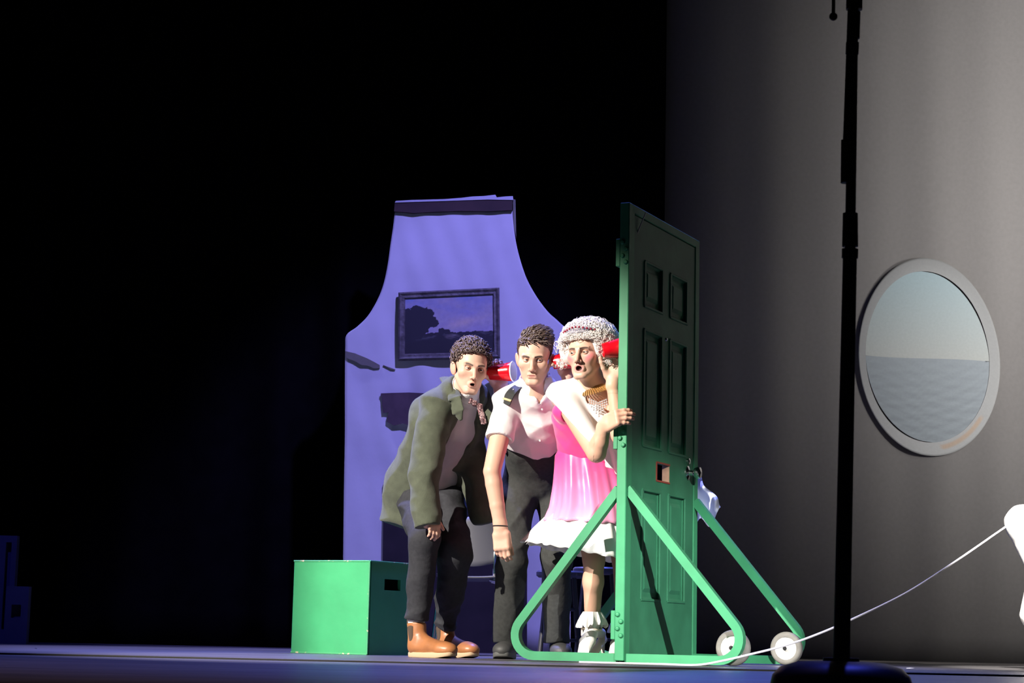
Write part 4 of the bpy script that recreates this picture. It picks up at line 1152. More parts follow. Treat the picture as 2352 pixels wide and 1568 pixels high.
def head_at(px, py, y, R, sc=1.0):
    return Xf(P(px, py, y) - R @ (np.array((0, -0.085, 0.002)) * sc), R, sc)
def hbox(X, lo=(-0.10, -0.135, -0.155), hi=(0.10, 0.13, 0.14)):
    c = np.array([X.p((x, y, z)) for x in (lo[0], hi[0]) for y in (lo[1], hi[1]) for z in (lo[2], hi[2])])
    return c.min(0), c.max(0)
def foot_frame(heel, d):
    d = nrm((d[0], d[1], 0)); return Xf(heel, np.column_stack([np.cross(-d, (0, 0, 1)), -d, (0, 0, 1)]))
def sole_mesh(X, L, wt, wh, th, name, material, parent, heel_h=0.0, z0=0.0):
    n = 40; out = []
    for k in range(n):
        a = 2 * math.pi * k / n; t = 0.5 - 0.5 * math.cos(a)        # 0 heel .. 1 toe
        wd = (wh + (wt - wh) * min(1, t * 1.5)) * (abs(math.sin(a)) ** 0.55)
        out.append((math.copysign(wd, math.sin(a)), 0.045 - t * L))
    V = []; F = []
    for (zz, g) in ((0.0, 0.97), (0.004, 1.0), (th - 0.004, 1.0), (th, 0.98)):
        for (x, y) in out:
            t = (0.045 - y) / L; rise = 0.012 * max(0, t - 0.75) / 0.25 * (1 - zz / th * 0.3)
            V.append(X.p((x * g, (y + L / 2 - 0.045) * g - L / 2 + 0.045, z0 + zz + rise)))
    for i in range(3):
        for k in range(n): k2 = (k + 1) % n; F.append((i * n + k, i * n + k2, (i + 1) * n + k2, (i + 1) * n + k))
    F += [tuple(range(n))[::-1], tuple(3 * n + k for k in range(n))]
    return npmesh(name, np.array(V), F, material, parent, True)
def shoe_field(X, L, w_=0.044, shaft=0.11, toe_h=0.034, ank=(0.0, 0.0)):
    f = Field(); q = X.p
    f += [U(ecap(q((0, 0.005, 0.05)), q((0, -L * 0.55, 0.042)), (w_ * 0.88, 0.036), (w_, 0.030), X.d((1, 0, 0))), 0.01),
          U(ell(q((0, -L * 0.66, 0.022 + toe_h * 0.5)), (w_ * 1.02, L * 0.20, toe_h), X.R), 0.03),
          U(ecap(q((0, 0.0, 0.05)), q((ank[0], 0.01 + ank[1], 0.05 + shaft)), (0.037, 0.046), (0.040, 0.048), X.d((1, 0, 0))), 0.03),
          U(ecap(q((0, -0.03, 0.08)), q((0, -L * 0.45, 0.05)), (0.030, 0.03), (0.036, 0.026), X.d((1, 0, 0))), 0.02),
          IN(half(q((0, 0, 0.018)), (0, 0, -1)), 0.004), IN(half(q((ank[0], 0.01, 0.05 + shaft)), (0, 0.15, 1)), 0.004)]
    return f
def laces(X, L, parent, n=5):
    mb = MB()
    for i in range(n):
        t = 0.15 + 0.5 * i / n; y = -L * (0.10 + t * 0.62); z = 0.106 - 0.058 * (i / (n - 1)) + 0.0
        mb.tube([X.p((-0.022, y + 0.004, z - 0.006)), X.p((0, y, z + 0.002)), X.p((0.022, y - 0.004, z - 0.006))], 0.003, 5)
    mb.build('laces', M['bshoe'], parent, True)

# ================================================================== actor on the left: olive coat, cup at his ear
def actor_left():
    R = rotm(15, 8, 6); X = head_at(1090, 846, 0.36, R)
    fA = nrm((0.5, -0.86, 0)); sA = np.array((0.86, 0.5, 0))
    N = P(1064, 906, 0.56); CH = P(1030, 965, 0.66); PC = P(985, 1112, 0.90)
    SR = P(1004, 934, 0.50); SL = P(1128, 922, 0.72)
    EL = P(974, 1085, 0.42); WR = P(982, 1200, 0.36)
    EL2 = P(1166, 985, 0.78); WR2 = P(1157, 893, 0.56)
    hR, kR, aR = P(958, 1130, 0.88), P(974, 1238, 0.50), P(956, 1440, 0.60)
    hL, kL, aL = P(1018, 1130, 0.90), P(1046, 1265, 0.60), P(1022, 1452, 0.86)
    B = Field(); B += head_ops(X, 'pursed', 0.97)
    B += [U(rc(X.p((0, 0.025, -0.05)), N, 0.052, 0.060), 0.02), U(ecap(PC, CH, (0.15, 0.10), (0.16, 0.10), sA), 0.03), U(ecap(CH, N, (0.15, 0.09), (0.09, 0.07), sA), 0.04),
          U(rc(SR, EL, 0.045, 0.038), 0.02), U(rc(EL, WR, 0.038, 0.027), 0.01), U(rc(SL, EL2, 0.045, 0.038), 0.02), U(rc(EL2, WR2, 0.038, 0.027), 0.01),
          U(rc(hR, kR, 0.075, 0.05), 0.03), U(rc(kR, aR, 0.05, 0.030), 0.02), U(rc(hL, kL, 0.075, 0.05), 0.03), U(rc(kL, aL, 0.05, 0.030), 0.02)]
    h1, b1, _ = hand_ops(P(988, 1176, 0.345), (0.28, -0.10, -0.95), (0.55, -0.80, 0.1), (0.6, 0.3, 0.0), (14, 30, 30), 0.82, thumb=(0.5, 0.8, -0.2, 0.2))
    c0 = P(1121, 857, 0.50); c1 = P(1180, 853, 0.455)
    ax = nrm(c1 - c0); cc = (c0 + c1) / 2
    w2 = cc + np.array((-0.006, 0.060, -0.062))
    h2, b2, _ = hand_ops(w2, (-0.05, 0.02, 1), (0.0, 1, 0.0), (-1, 0, 0), [(30, 68, 42), (28, 68, 42), (28, 68, 42), (36, 68, 42)], 1.0, thumb=(0.45, 0.35, -0.8, -0.2), spread=0.06)
    B += h1 + h2
    B += [U(rc(WR2, w2, 0.027, 0.026), 0.01)]
    lo, hi = B.bounds()
    hb = hbox(X)
    def col(V):
        c = head_colors(X, V, (0.07, 0.045, 0.035), 0, 0.12, 'pursed', (0.46, 0.18, 0.15), 0.05)
        L = X.inv(V); far = (np.linalg.norm(L, axis=1) > 0.19); c[far] = SKIN * np.array((1.0, 0.96, 0.94)); return c
    base = P(1000, 1508, 0.62); base[2] = 0
    me = person('bent actor in olive coat and tan boots, red cup at his ear', B, [(hb[0], hb[1], 0.0021), (*b1, 0.0022), (*b2, 0.0022), (lo, hi, 0.011)], col, base)
    eyes(X, me, (10, -4), (0.05, 0.03, 0.02), 0.0020)
    # curly hair
    H = Field(); E = lambda c, r: ell(X.p(c), np.array(r), X.R)
    H += [U(E((0, 0.022, 0.050), (0.079, 0.096, 0.083)), 0.01)]
    H += [S(E((0, -0.090, 0.004), (0.068, 0.055, 0.066)), 0.008), S(E((0.075, -0.02, -0.03), (0.04, 0.045, 0.05)), 0.01), S(E((-0.075, -0.02, -0.03), (0.04, 0.045, 0.05)), 0.01), IN(half(X.p((0, 0.06, -0.055)), X.d((0, -0.5, -1))), 0.01)]
    hairo = sdf_mesh('hair', H, 0.004, M['haira'], me)
    d = tri_dirs(900, 1); rt = []; nn = []
    for v in d:
        p = np.array((v[0] * 0.083, 0.020 + v[1] * 0.099, 0.052 + v[2] * 0.085))
        if p[2] < -0.02 + (0.05 if p[1] < 0.01 else 0) or (p[1] < -0.045 and p[2] < 0.074) or (p[1] < 0.0 and p[2] < 0.038 and abs(p[0]) < 0.07): continue
        rt.append(X.p(p)); nn.append(X.d(v))
    for q in range(46):
        u = -1 + 2 * (q % 23) / 22.0; p = (u * 0.064, -0.054 - 0.026 * (1 - u * u) + 0.012 * (q // 23), 0.066 + 0.016 * (1 - u * u) + 0.014 * (q // 23)); rt.append(X.p(p)); nn.append(X.d((u * 0.3, -0.8, 0.6)))
    curls_mesh('curls', rt, nn, M['haira'], hairo, (0.0055, 0.0095), 0.0027, (0.9, 1.7), 0.012, 4)
    # trousers
    Tf = Field()
    Tf += [U(ecap(PC, (hR + hL) / 2, (0.16, 0.12), (0.16, 0.12), sA), 0.02), U(rc(hR, kR, 0.105, 0.073), 0.03), U(rc(kR, aR + (kR - aR) * 0.06, 0.072, 0.056), 0.02),
           U(rc(hL, kL, 0.108, 0.080), 0.03), U(rc(kL, aL + (kL - aL) * 0.06, 0.079, 0.056), 0.02)]
    Tf.post = folds(0.010, [((0.5, 0.2, 1), 50, 1), ((-0.8, 0.1, 1), 40, 1), ((1, 0.3, 0.1), 30, 0.7)], 7)
    for (a, k_) in ((aR, kR), (aL, kL)):
        Tf += [S(rbox(a + nrm(a - k_) * 0.022, (0.09, 0.09, 0.06), 0.004, frame_z(k_ - a)), 0.004)]
    sdf_mesh('trousers', Tf, 0.006, M['trous'], me)
    # vest and shirt front
    V_ = Field()
    V_ += [U(ecap(PC + (CH - PC) * 0.12, CH, (0.150, 0.136), (0.160, 0.134), sA), 0.03), U(ecap(CH, N - (N - CH) * 0.1, (0.160, 0.130), (0.10, 0.085), sA), 0.04)]
    V_.post = folds(0.004, [((0.5, 0, 1), 60, 1), ((1, 0.3, -0.4), 45, 0.8)], 3)
    vest = sdf_mesh('vest', V_, 0.006, M['vest'], me)
    # shirt collar
    Cf = Field(); neckd = nrm(X.p((0, 0.02, -0.06)) - N)
    Cf += [U(ecap(N - neckd * 0.03, N + neckd * 0.055, (0.088, 0.085), (0.068, 0.072), sA), 0.01), S(rc(N - neckd * 0.1, N + neckd * 0.2, 0.060, 0.062), 0.004),
           S(ecap(N + fA * 0.10 + neckd * 0.01, N + fA * 0.10 + neckd * 0.12, (0.012, 0.05), (0.05, 0.06), sA), 0.004)]
    sdf_mesh('collar', Cf, 0.004, M['wshirt'], me)
    # bow tie: knot and two wings, mottled red and white
    tc = P(1090, 926, 0.405)
    rng = np.random.default_rng(5)
    bt = Field(); tx = nrm((0.80, 0.35, -0.42))
    bt += [U(rbox(tc, (0.010, 0.009, 0.014), 0.005, frame_z((0, 0, 1), tx)), 0.003)]
    for sg, ln in ((-1, 0.024), (1, 0.036)):
        bt += [U(ecap(tc + tx * sg * 0.008, tc + tx * sg * ln, (0.009, 0.006), (0.017, 0.009), (0, 0, 1)), 0.004)]
    bt += [U(ecap(tc + tx * 0.032 + np.array((0, 0, -0.01)), tc + tx * 0.032 + np.array((0.018, -0.005, -0.075)), (0.013, 0.008), (0.014, 0.008), (1, 0, 0)), 0.006)]
    def tcol(V):
        a = np.sin(V[:, 0] * 330 + 2 * np.sin(V[:, 2] * 200)) * np.sin(V[:, 2] * 300 + 2 * np.sin(V[:, 0] * 170)); c = np.where(a[:, None] > 0.1, np.array((0.36, 0.25, 0.25)), np.array((0.11, 0.012, 0.02))); return np.where(a[:, None] < -0.45, np.array((0.02, 0.02, 0.025)), c)
    sdf_mesh('bow_tie', bt, 0.0028, M['tie'], me, tcol)
    # coat
    K = Field()
    K += [U(ecap(PC, CH, (0.175, 0.150), (0.195, 0.145), sA), 0.03), U(ecap(CH, N, (0.195, 0.135), (0.105, 0.095), sA), 0.05),
          U(rc(N, SR, 0.075, 0.076), 0.05), U(rc(N, SL, 0.075, 0.076), 0.05),
          U(ecap(P(1008, 1000, 0.74), P(952, 1110, 0.88), (0.142, 0.13), (0.128, 0.14), sA), 0.06), U(ecap(P(952, 1110, 0.88), P(926, 1205, 0.95), (0.128, 0.14), (0.116, 0.14), sA), 0.06),
          U(ecap(P(1080, 1040, 0.78), P(1108, 1180, 0.70), (0.075, 0.09), (0.068, 0.07), sA), 0.04),
          S(ecap(N + fA * 0.13 + sA * 0.008, P(1078, 1010, 0.52), (0.066, 0.10), (0.072, 0.12), sA), 0.010),
          S(ecap(P(1075, 1010, 0.52), P(1040, 1150, 0.60), (0.072, 0.13), (0.10, 0.17), sA), 0.012),
          S(ecap(P(1035, 1120, 0.70), P(1015, 1230, 0.70), (0.08, 0.16), (0.095, 0.2), sA), 0.012),
          S(rbox(P(920, 1320, 0.9) , (0.20, 0.6, 0.215), 0.01, frame_z((0.34, 0, 1))), 0.006), S(rbox(P(1120, 1290, 0.75), (0.20, 0.5, 0.175), 0.01, frame_z((-0.20, 0, 1))), 0.006),
          U(rc(SR, EL, 0.080, 0.078), 0.018), U(rc(EL, WR + (WR - EL) * 0.12, 0.077, 0.062), 0.02),
          U(rc(SL, EL2, 0.076, 0.070), 0.02), U(rc(EL2, WR2 + (EL2 - WR2) * 0.05, 0.068, 0.050), 0.02),
          S(rbox(WR + nrm(WR - EL) * 0.100, (0.10, 0.10, 0.075), 0.004, frame_z(EL - WR)), 0.006), S(rbox(WR2 + nrm(WR2 - EL2) * 0.075, (0.06, 0.06, 0.07), 0.004, frame_z(EL2 - WR2)), 0.006),
          S(ball(X.p((0, -0.01, -0.04)), 0.10), 0.01)]
    fo = folds(0.014, [((0.6, 0.2, 1), 34, 1), ((-0.7, 0.2, 1), 26, 1), ((1, 0.2, -0.3), 24, 0.6)], 11)
    K.post = fo
    sdf_mesh('coat', K, 0.0062, M['coat'], me)
    # turned-down collar and lapels as bands standing off the coat
    Lp = Field()
    def strip(pts, w1, w2, th=0.008):
        o = []
        for i in range(len(pts) - 1):
            t0, t1 = i / (len(pts) - 1), (i + 1) / (len(pts) - 1)
            o.append(U(ecap(pts[i], pts[i + 1], (w1 + (w2 - w1) * t0, th), (w1 + (w2 - w1) * t1, th), nrm((0.55, -0.45, -0.25))), 0.008))
        return o
    Lp += strip([P(1022, 868, 0.60), P(1034, 885, 0.51), P(1045, 915, 0.43), P(1052, 945, 0.415)], 0.028, 0.036)
    Lp += strip([P(1052, 945, 0.42), P(1058, 962, 0.425)], 0.038, 0.014)
    sdf_mesh('lapel', Lp, 0.004, M['coat'], me)
    Lq = Field(); Lq += [U(ecap(P(1128, 915, 0.56), P(1118, 985, 0.53), (0.03, 0.009), (0.018, 0.008), (0.8, -0.5, 0)), 0.01), U(ecap(P(1118, 885, 0.60), P(1130, 915, 0.56), (0.03, 0.010), (0.03, 0.009), (0.8, -0.5, 0)), 0.01)]
    sdf_mesh('lapel', Lq, 0.004, M['coat'], me)
    # boots
    for (heel, d, an) in ((P(957, 1500, 0.62), (0.76, -0.65), aR), (P(1019, 1500, 0.90), (0.62, -0.78), aL)):
        heel = np.array((an[0], an[1], 0.0)) + 0.012 * nrm((d[0], d[1], 0)); F_ = foot_frame(heel, d); L = 0.275
        bo = sdf_mesh('boot', shoe_field(F_, L, 0.045, 0.105, 0.034, (0, 0)), 0.0035, M['leather'], me)
        sole_mesh(F_, L, 0.051, 0.041, 0.024, 'sole', M['sole'], bo)
        for sx in (1, -1):
            G = Field(); G += [U(ecap(F_.p((sx * 0.037, 0.014, 0.138)), F_.p((sx * 0.036, 0.006, 0.075)), (0.019, 0.008), (0.012, 0.007), F_.d((0, 1, 0))), 0.004)]
            sdf_mesh('elastic_gusset', G, 0.0035, M['elastic'], bo)
        MB().box(F_.p((0, 0.060, 0.160)), (0.011, 0.004, 0.014), F_.R, bev=0.002).build('pull_tab', M['elastic'], bo)
        sk = Field(); sk += [U(rc(F_.p((0, 0.010, 0.10)), F_.p((0, 0.012, 0.19)), 0.034, 0.036), 0.01), U(rc(an - np.array((0, 0, 0.02)), an + np.array((0, 0, 0.06)), 0.034, 0.040), 0.01)]
        sdf_mesh('sock', sk, 0.005, M['sock'], me)
    cup('red plastic cup with white rim at the left actor\'s ear', c0, c1)
actor_left()

# ================================================================== actor in the middle: white uniform shirt
def actor_middle():
    R = rotm(-6, 15, 1); X = head_at(1223, 826, 0.25, R)
    sB = nrm((0.98, 0.14, 0)); fB = np.array((0.14, -0.98, 0))
    N = P(1233, 902, 0.42); CH = P(1226, 965, 0.53); PC = P(1236, 1085, 0.80)
    SR = P(1166, 922, 0.44); SL = P(1296, 918, 0.54)
    EL = P(1130, 1082, 0.30); WR = P(1150, 1212, 0.29)
    EL2 = P(1338, 985, 0.70); WR2 = P(1312, 880, 0.50)
    hR, kR, aR = P(1197, 1110, 0.80), P(1176, 1285, 0.66), P(1163, 1462, 0.84)
    hL, kL, aL = P(1272, 1108, 0.82), P(1279, 1285, 0.72), P(1278, 1462, 0.92)
    B = Field(); B += head_ops(X, 'closed', 1.04)
    B += [U(rc(X.p((0, 0.025, -0.05)), N, 0.054, 0.062), 0.02), U(rc(X.p((0, -0.03, -0.07)), N + fB * 0.04 - np.array((0, 0, 0.03)), 0.03, 0.035), 0.03),
          U(ecap(PC, CH, (0.14, 0.09), (0.15, 0.09), sB), 0.03), U(ecap(CH, N, (0.15, 0.09), (0.09, 0.07), sB), 0.04),
          U(rc(SR, EL, 0.052, 0.040), 0.02), U(rc(SL, EL2, 0.048, 0.040), 0.02), U(rc(EL2, WR2, 0.038, 0.027), 0.01),
          U(rc(EL, EL + (WR - EL) * 0.22, 0.038, 0.0395), 0.006), U(rc(EL + (WR - EL) * 0.22, EL + (WR - EL) * 0.6, 0.0395, 0.034), 0.003), U(ecap(EL + (WR - EL) * 0.6, WR, (0.034, 0.034), (0.029, 0.023), (1, 0, 0)), 0.006),
          U(rc(hR, kR, 0.07, 0.05), 0.03), U(rc(kR, aR, 0.05, 0.035), 0.02), U(rc(hL, kL, 0.07, 0.05), 0.03), U(rc(kL, aL, 0.05, 0.035), 0.02)]
    h1, b1, _ = hand_ops(WR - np.array((0, 0, 0.01)), (0.10, -0.10, -1), (-0.25, -0.95, 0.1), (1, 0, 0), [(18, 36, 26), (22, 40, 28), (28, 44, 30), (32, 46, 30)], 0.98, thumb=(0.16, 0.95, -0.25, 0.1), spread=0.0)
    c0 = P(1270, 833, 0.33); c1 = P(1328, 822, 0.30); cc = (c0 + c1) / 2
    w2 = cc + np.array((0.012, 0.058, -0.064))
    h2, b2, _ = hand_ops(w2, (-0.05, 0.02, 1), (0, 1, 0), (-1, 0, 0), [(35, 75, 50), (32, 78, 50), (32, 78, 50), (40, 75, 50)], 1.0, thumb=(0.45, 0.35, -0.8, -0.2), spread=0.05)
    B += h1 + h2; B += [U(rc(WR2, w2, 0.027, 0.026), 0.01)]
    lo, hi = B.bounds(); hb = hbox(X)
    arm = (np.minimum(EL, WR) - 0.06, np.maximum(EL, WR) + 0.06); arm[0][2] = b1[1][2] - 0.006; arm[1][2] = EL[2] + 0.18
    def col(V):
        c = head_colors(X, V, (0.040, 0.024, 0.018), 0, 0.14, 'closed', (0.48, 0.20, 0.17), -0.03)
        L = X.inv(V); far = (np.linalg.norm(L, axis=1) > 0.19); c[far] = SKIN * np.array((1.0, 0.94, 0.92)); return c
    base = P(1215, 1508, 0.82); base[2] = 0
    me = person('actor in white short-sleeved uniform shirt leaning forward between the other two actors', B, [(hb[0], hb[1], 0.0021), (*b1, 0.0021), (*b2, 0.0025), (*arm, 0.005), (lo, hi, 0.011)], col, base)
    eyes(X, me, (24, -18), (0.035, 0.03, 0.025), 0.0046)
    # hair: cap plus overlapping swept tufts
    H = Field(); E = lambda c, r: ell(X.p(c), np.array(r), X.R)
    H += [U(E((0, 0.024, 0.050), (0.077, 0.094, 0.083)), 0.01),
          S(E((0, -0.090, 0.002), (0.070, 0.056, 0.066)), 0.006), S(E((0.080, -0.03, -0.035), (0.04, 0.050, 0.045)), 0.01), S(E((-0.080, -0.03, -0.035), (0.04, 0.050, 0.045)), 0.01), IN(half(X.p((0, 0.06, -0.045)), X.d((0, -0.5, -1))), 0.01)]
    hairo = sdf_mesh('hair', H, 0.004, M['hairb'], me)
    rng = np.random.default_rng(8); rt = []; d0 = []; d1 = []; ln = []
    for v in tri_dirs(2300, 2):
        p = np.array((v[0] * 0.079, 0.024 + v[1] * 0.095, 0.051 + v[2] * 0.085))
        if p[2] < -0.03 + max(0, 0.02 - p[1]) * 1.2 or (p[1] < -0.046 and p[2] < 0.070) or (p[1] < 0.004 and p[2] < 0.030 and abs(p[0]) < 0.072) or (p[1] < -0.012 and p[2] < 0.046): continue
        top = np.clip((p[2] - 0.06) / 0.05, 0, 1); fr = np.clip((0.02 - p[1]) / 0.08, 0, 1)
        a_ = nrm(v * 0.6 + top * np.array((0.45, -0.05 + 0.3 * (1 - fr), 0.45)) + (1 - top) * np.array((0, 0.5, -0.45)))
        b_ = nrm(top * np.array((0.85, 0.35, 0.0)) + (1 - top) * np.array((0, 0.45, -0.9)) + v * 0.12)
        rt.append(X.p(p - v * 0.003)); d0.append(X.d(a_)); d1.append(X.d(b_)); ln.append((0.016 + 0.020 * top + 0.014 * fr * top) * rng.uniform(0.7, 1.15))
    for q in range(105):     # fringe locks turned across the forehead
        u = -1 + 2 * (q % 21) / 20 + rng.normal() * 0.04; u = max(-1, min(1, u)); row = q // 21 + rng.uniform(-0.5, 0.5)
        rt.append(X.p((u * 0.064, -0.050 - 0.026 * (1 - u * u) + 0.010 * row, 0.070 + 0.014 * (1 - u * u) + 0.011 * row))); d0.append(X.d((0.35 + rng.normal() * 0.2, -0.40 + 0.12 * row, 0.35 + 0.2 * row + rng.normal() * 0.15))); d1.append(X.d((0.8 + rng.normal() * 0.2, -0.10 + 0.1 * row + rng.normal() * 0.2, -0.30 + 0.15 * row + rng.normal() * 0.25))); ln.append(rng.uniform(0.018, 0.030))
    strands_mesh('hair_locks', rt, d0, d1, ln, M['hairb'], hairo, 0.0036, 6)
    # shirt
    K = Field()
    K += [U(ecap(PC + (CH - PC) * 0.12, CH, (0.160, 0.134), (0.180, 0.134), sB), 0.03), U(ecap(CH, N, (0.178, 0.122), (0.095, 0.085), sB), 0.05),
          U(rc(N, SR, 0.066, 0.068), 0.05), U(rc(N, SL, 0.066, 0.068), 0.05),
          S(rc(N - np.array((0, 0, 0.03)) + fB * 0.02, X.p((0, 0, -0.06)), 0.058, 0.072), 0.008),
          S(ecap(N + fB * 0.115 - np.array((0, 0, 0.055)), N + fB * 0.115 + np.array((0, 0, 0.06)), (0.010, 0.07), (0.052, 0.07), sB), 0.006),
          IN(half(P(1236, 1058, 0.55), nrm(np.cross(P(1236, 1058, 0.55) - P(1160, 1028, 0.55), (0, -1, -0.2)))), 0.004), IN(half(P(1236, 1058, 0.55), nrm(np.cross(P(1300, 1030, 0.55) - P(1236, 1058, 0.55), (0, -1, -0.2)))), 0.004),
          U(rc(SR, SR + (EL - SR) * 0.52, 0.066, 0.063), 0.02), U(ecap(SR + (EL - SR) * 0.42, SR + (EL - SR) * 0.50, (0.066, 0.062), (0.066, 0.062), (1, 0, 0)), 0.006),
          S(rbox(SR + (EL - SR) * 0.55 + nrm(EL - SR) * 0.08, (0.09, 0.09, 0.08), 0.004, frame_z(EL - SR)), 0.004),
          U(rc(SL, SL + (EL2 - SL) * 0.6, 0.066, 0.062), 0.02)]
    K.post = folds(0.011, [((0.6, 0.2, 1), 44, 1), ((-0.8, 0.2, 1), 34, 1), ((1, 0, 0.25), 40, 0.6)], 21)
    sdf_mesh('shirt', K, 0.0058, M['wshirt'], me)
    # open stand-up collar
    nd = nrm(X.p((0, 0.02, -0.06)) - N); Cf = Field()
    Cf += [U(ecap(N - nd * 0.035, N + nd * 0.050, (0.092, 0.088), (0.080, 0.080), sB), 0.01), S(rc(N - nd * 0.1, N + nd * 0.2, 0.067, 0.068), 0.004),
           S(ecap(N + fB * 0.10 - np.array((0, 0, 0.075)), N + fB * 0.10 + nd * 0.12, (0.010, 0.07), (0.060, 0.08), sB), 0.006)]
    sdf_mesh('collar', Cf, 0.004, M['wshirt'], me)
    # buttons down the front
    for (bx, by, bd) in ((1245, 940, 0.30), (1243, 975, 0.355), (1240, 1012, 0.43)):
        MB().lathe([(0, 0.0015), (0.0042, 0.001), (0.0042, -0.006), (0, -0.006)], P(bx, by, bd), (0.05, -1, -0.25), 12).build('button', M['wshirt'], me, True)
    # epaulette on the near shoulder
    ep = []
    e0, e1 = P(1204, 884, 0.395), P(1162, 930, 0.355)
    ax_ = nrm(e1 - e0); sd = nrm(np.cross(ax_, (-0.55, -0.75, 0.5))); up = nrm(np.cross(sd, ax_)); up = up if up[2] > 0 else -up
    L = np.linalg.norm(e1 - e0); V = []; F = []
    n1 = 9
    for i in range(n1):
        t = i / (n1 - 1); hw = 0.024 + 0.006 * t
        bow = 0.020 * math.sin(math.pi * t)
        for (s_, u_) in ((-hw, 0), (hw, 0), (hw, 0.005), (-hw, 0.005)): V.append(e0 + ax_ * L * t + sd * s_ + up * (u_ + bow + 0.004))
    F = [(i * 4 + k, i * 4 + (k + 1) % 4, (i + 1) * 4 + (k + 1) % 4, (i + 1) * 4 + k) for i in range(n1 - 1) for k in range(4)] + [(0, 1, 2, 3), tuple((n1 - 1) * 4 + k for k in (3, 2, 1, 0))]
    epo = npmesh('epaulette', np.array(V), F, M['epaul'], me, False)
    t = 0.86; MB().box(e0 + ax_ * L * t + up * (0.0075 + 0.020 * math.sin(math.pi * t)), (0.0045, 0.0285, 0.004), np.column_stack([ax_, sd, up])).build('gold_stripe', M['stripe'], epo)
    MB().ball(e0 + ax_ * L * 0.45 + up * 0.030, 0.0035, 5).build('button', M['silver'], epo, True)
    # trousers
    Tf = Field()
    Tf += [U(ecap(PC + (CH - PC) * 0.56, PC, (0.148, 0.118), (0.162, 0.124), sB), 0.02), U(ecap(PC, PC - np.array((0, 0, 0.03)), (0.160, 0.122), (0.165, 0.125), sB), 0.02), U(rc(hR, kR, 0.090, 0.070), 0.018), U(rc(kR, aR, 0.070, 0.066), 0.02), U(rc(hL, kL, 0.090, 0.070), 0.018), U(rc(kL, aL, 0.070, 0.066), 0.02)]
    Tf.post = folds(0.011, [((0.5, 0.2, 1), 48, 1), ((-0.6, 0.1, 1), 40, 1), ((0.9, 0.3, 0.6), 30, 0.6)], 17)
    for a in (aR, aL): Tf += [S(rbox(a - np.array((0, 0, 0.078)), (0.11, 0.11, 0.05), 0.004), 0.004)]
    sdf_mesh('trousers', Tf, 0.006, M['trousb'], me)
    for (heel, d) in ((P(1166, 1500, 0.90), (-0.12, -1)), (P(1279, 1500, 1.0), (0.10, -1))):
        heel = heel.copy(); heel[2] = 0; F_ = foot_frame(heel, d); L = 0.28
        sh = sdf_mesh('shoe', shoe_field(F_, L, 0.047, 0.075, 0.036), 0.0038, M['bshoe'], me)
        sole_mesh(F_, L, 0.054, 0.043, 0.032, 'sole', M['bsole'], sh); laces(F_, L, sh)
    # wristband
    wb = WR + (EL - WR) * 0.03; dz = nrm(WR - EL); Rw = frame_z(dz, (1, 0, 0))
    pts = [wb + Rw @ np.array((0.0315 * math.cos(a), 0.026 * math.sin(a), 0.006 * math.cos(a))) for a in np.linspace(0, 2 * math.pi, 25)]
    MB().tube(pts, 0.0032, 6, False).build('wristband', M['band'], me, True)
    cup('red plastic cup at the middle actor\'s ear beside the white wig', c0, c1)
actor_middle()

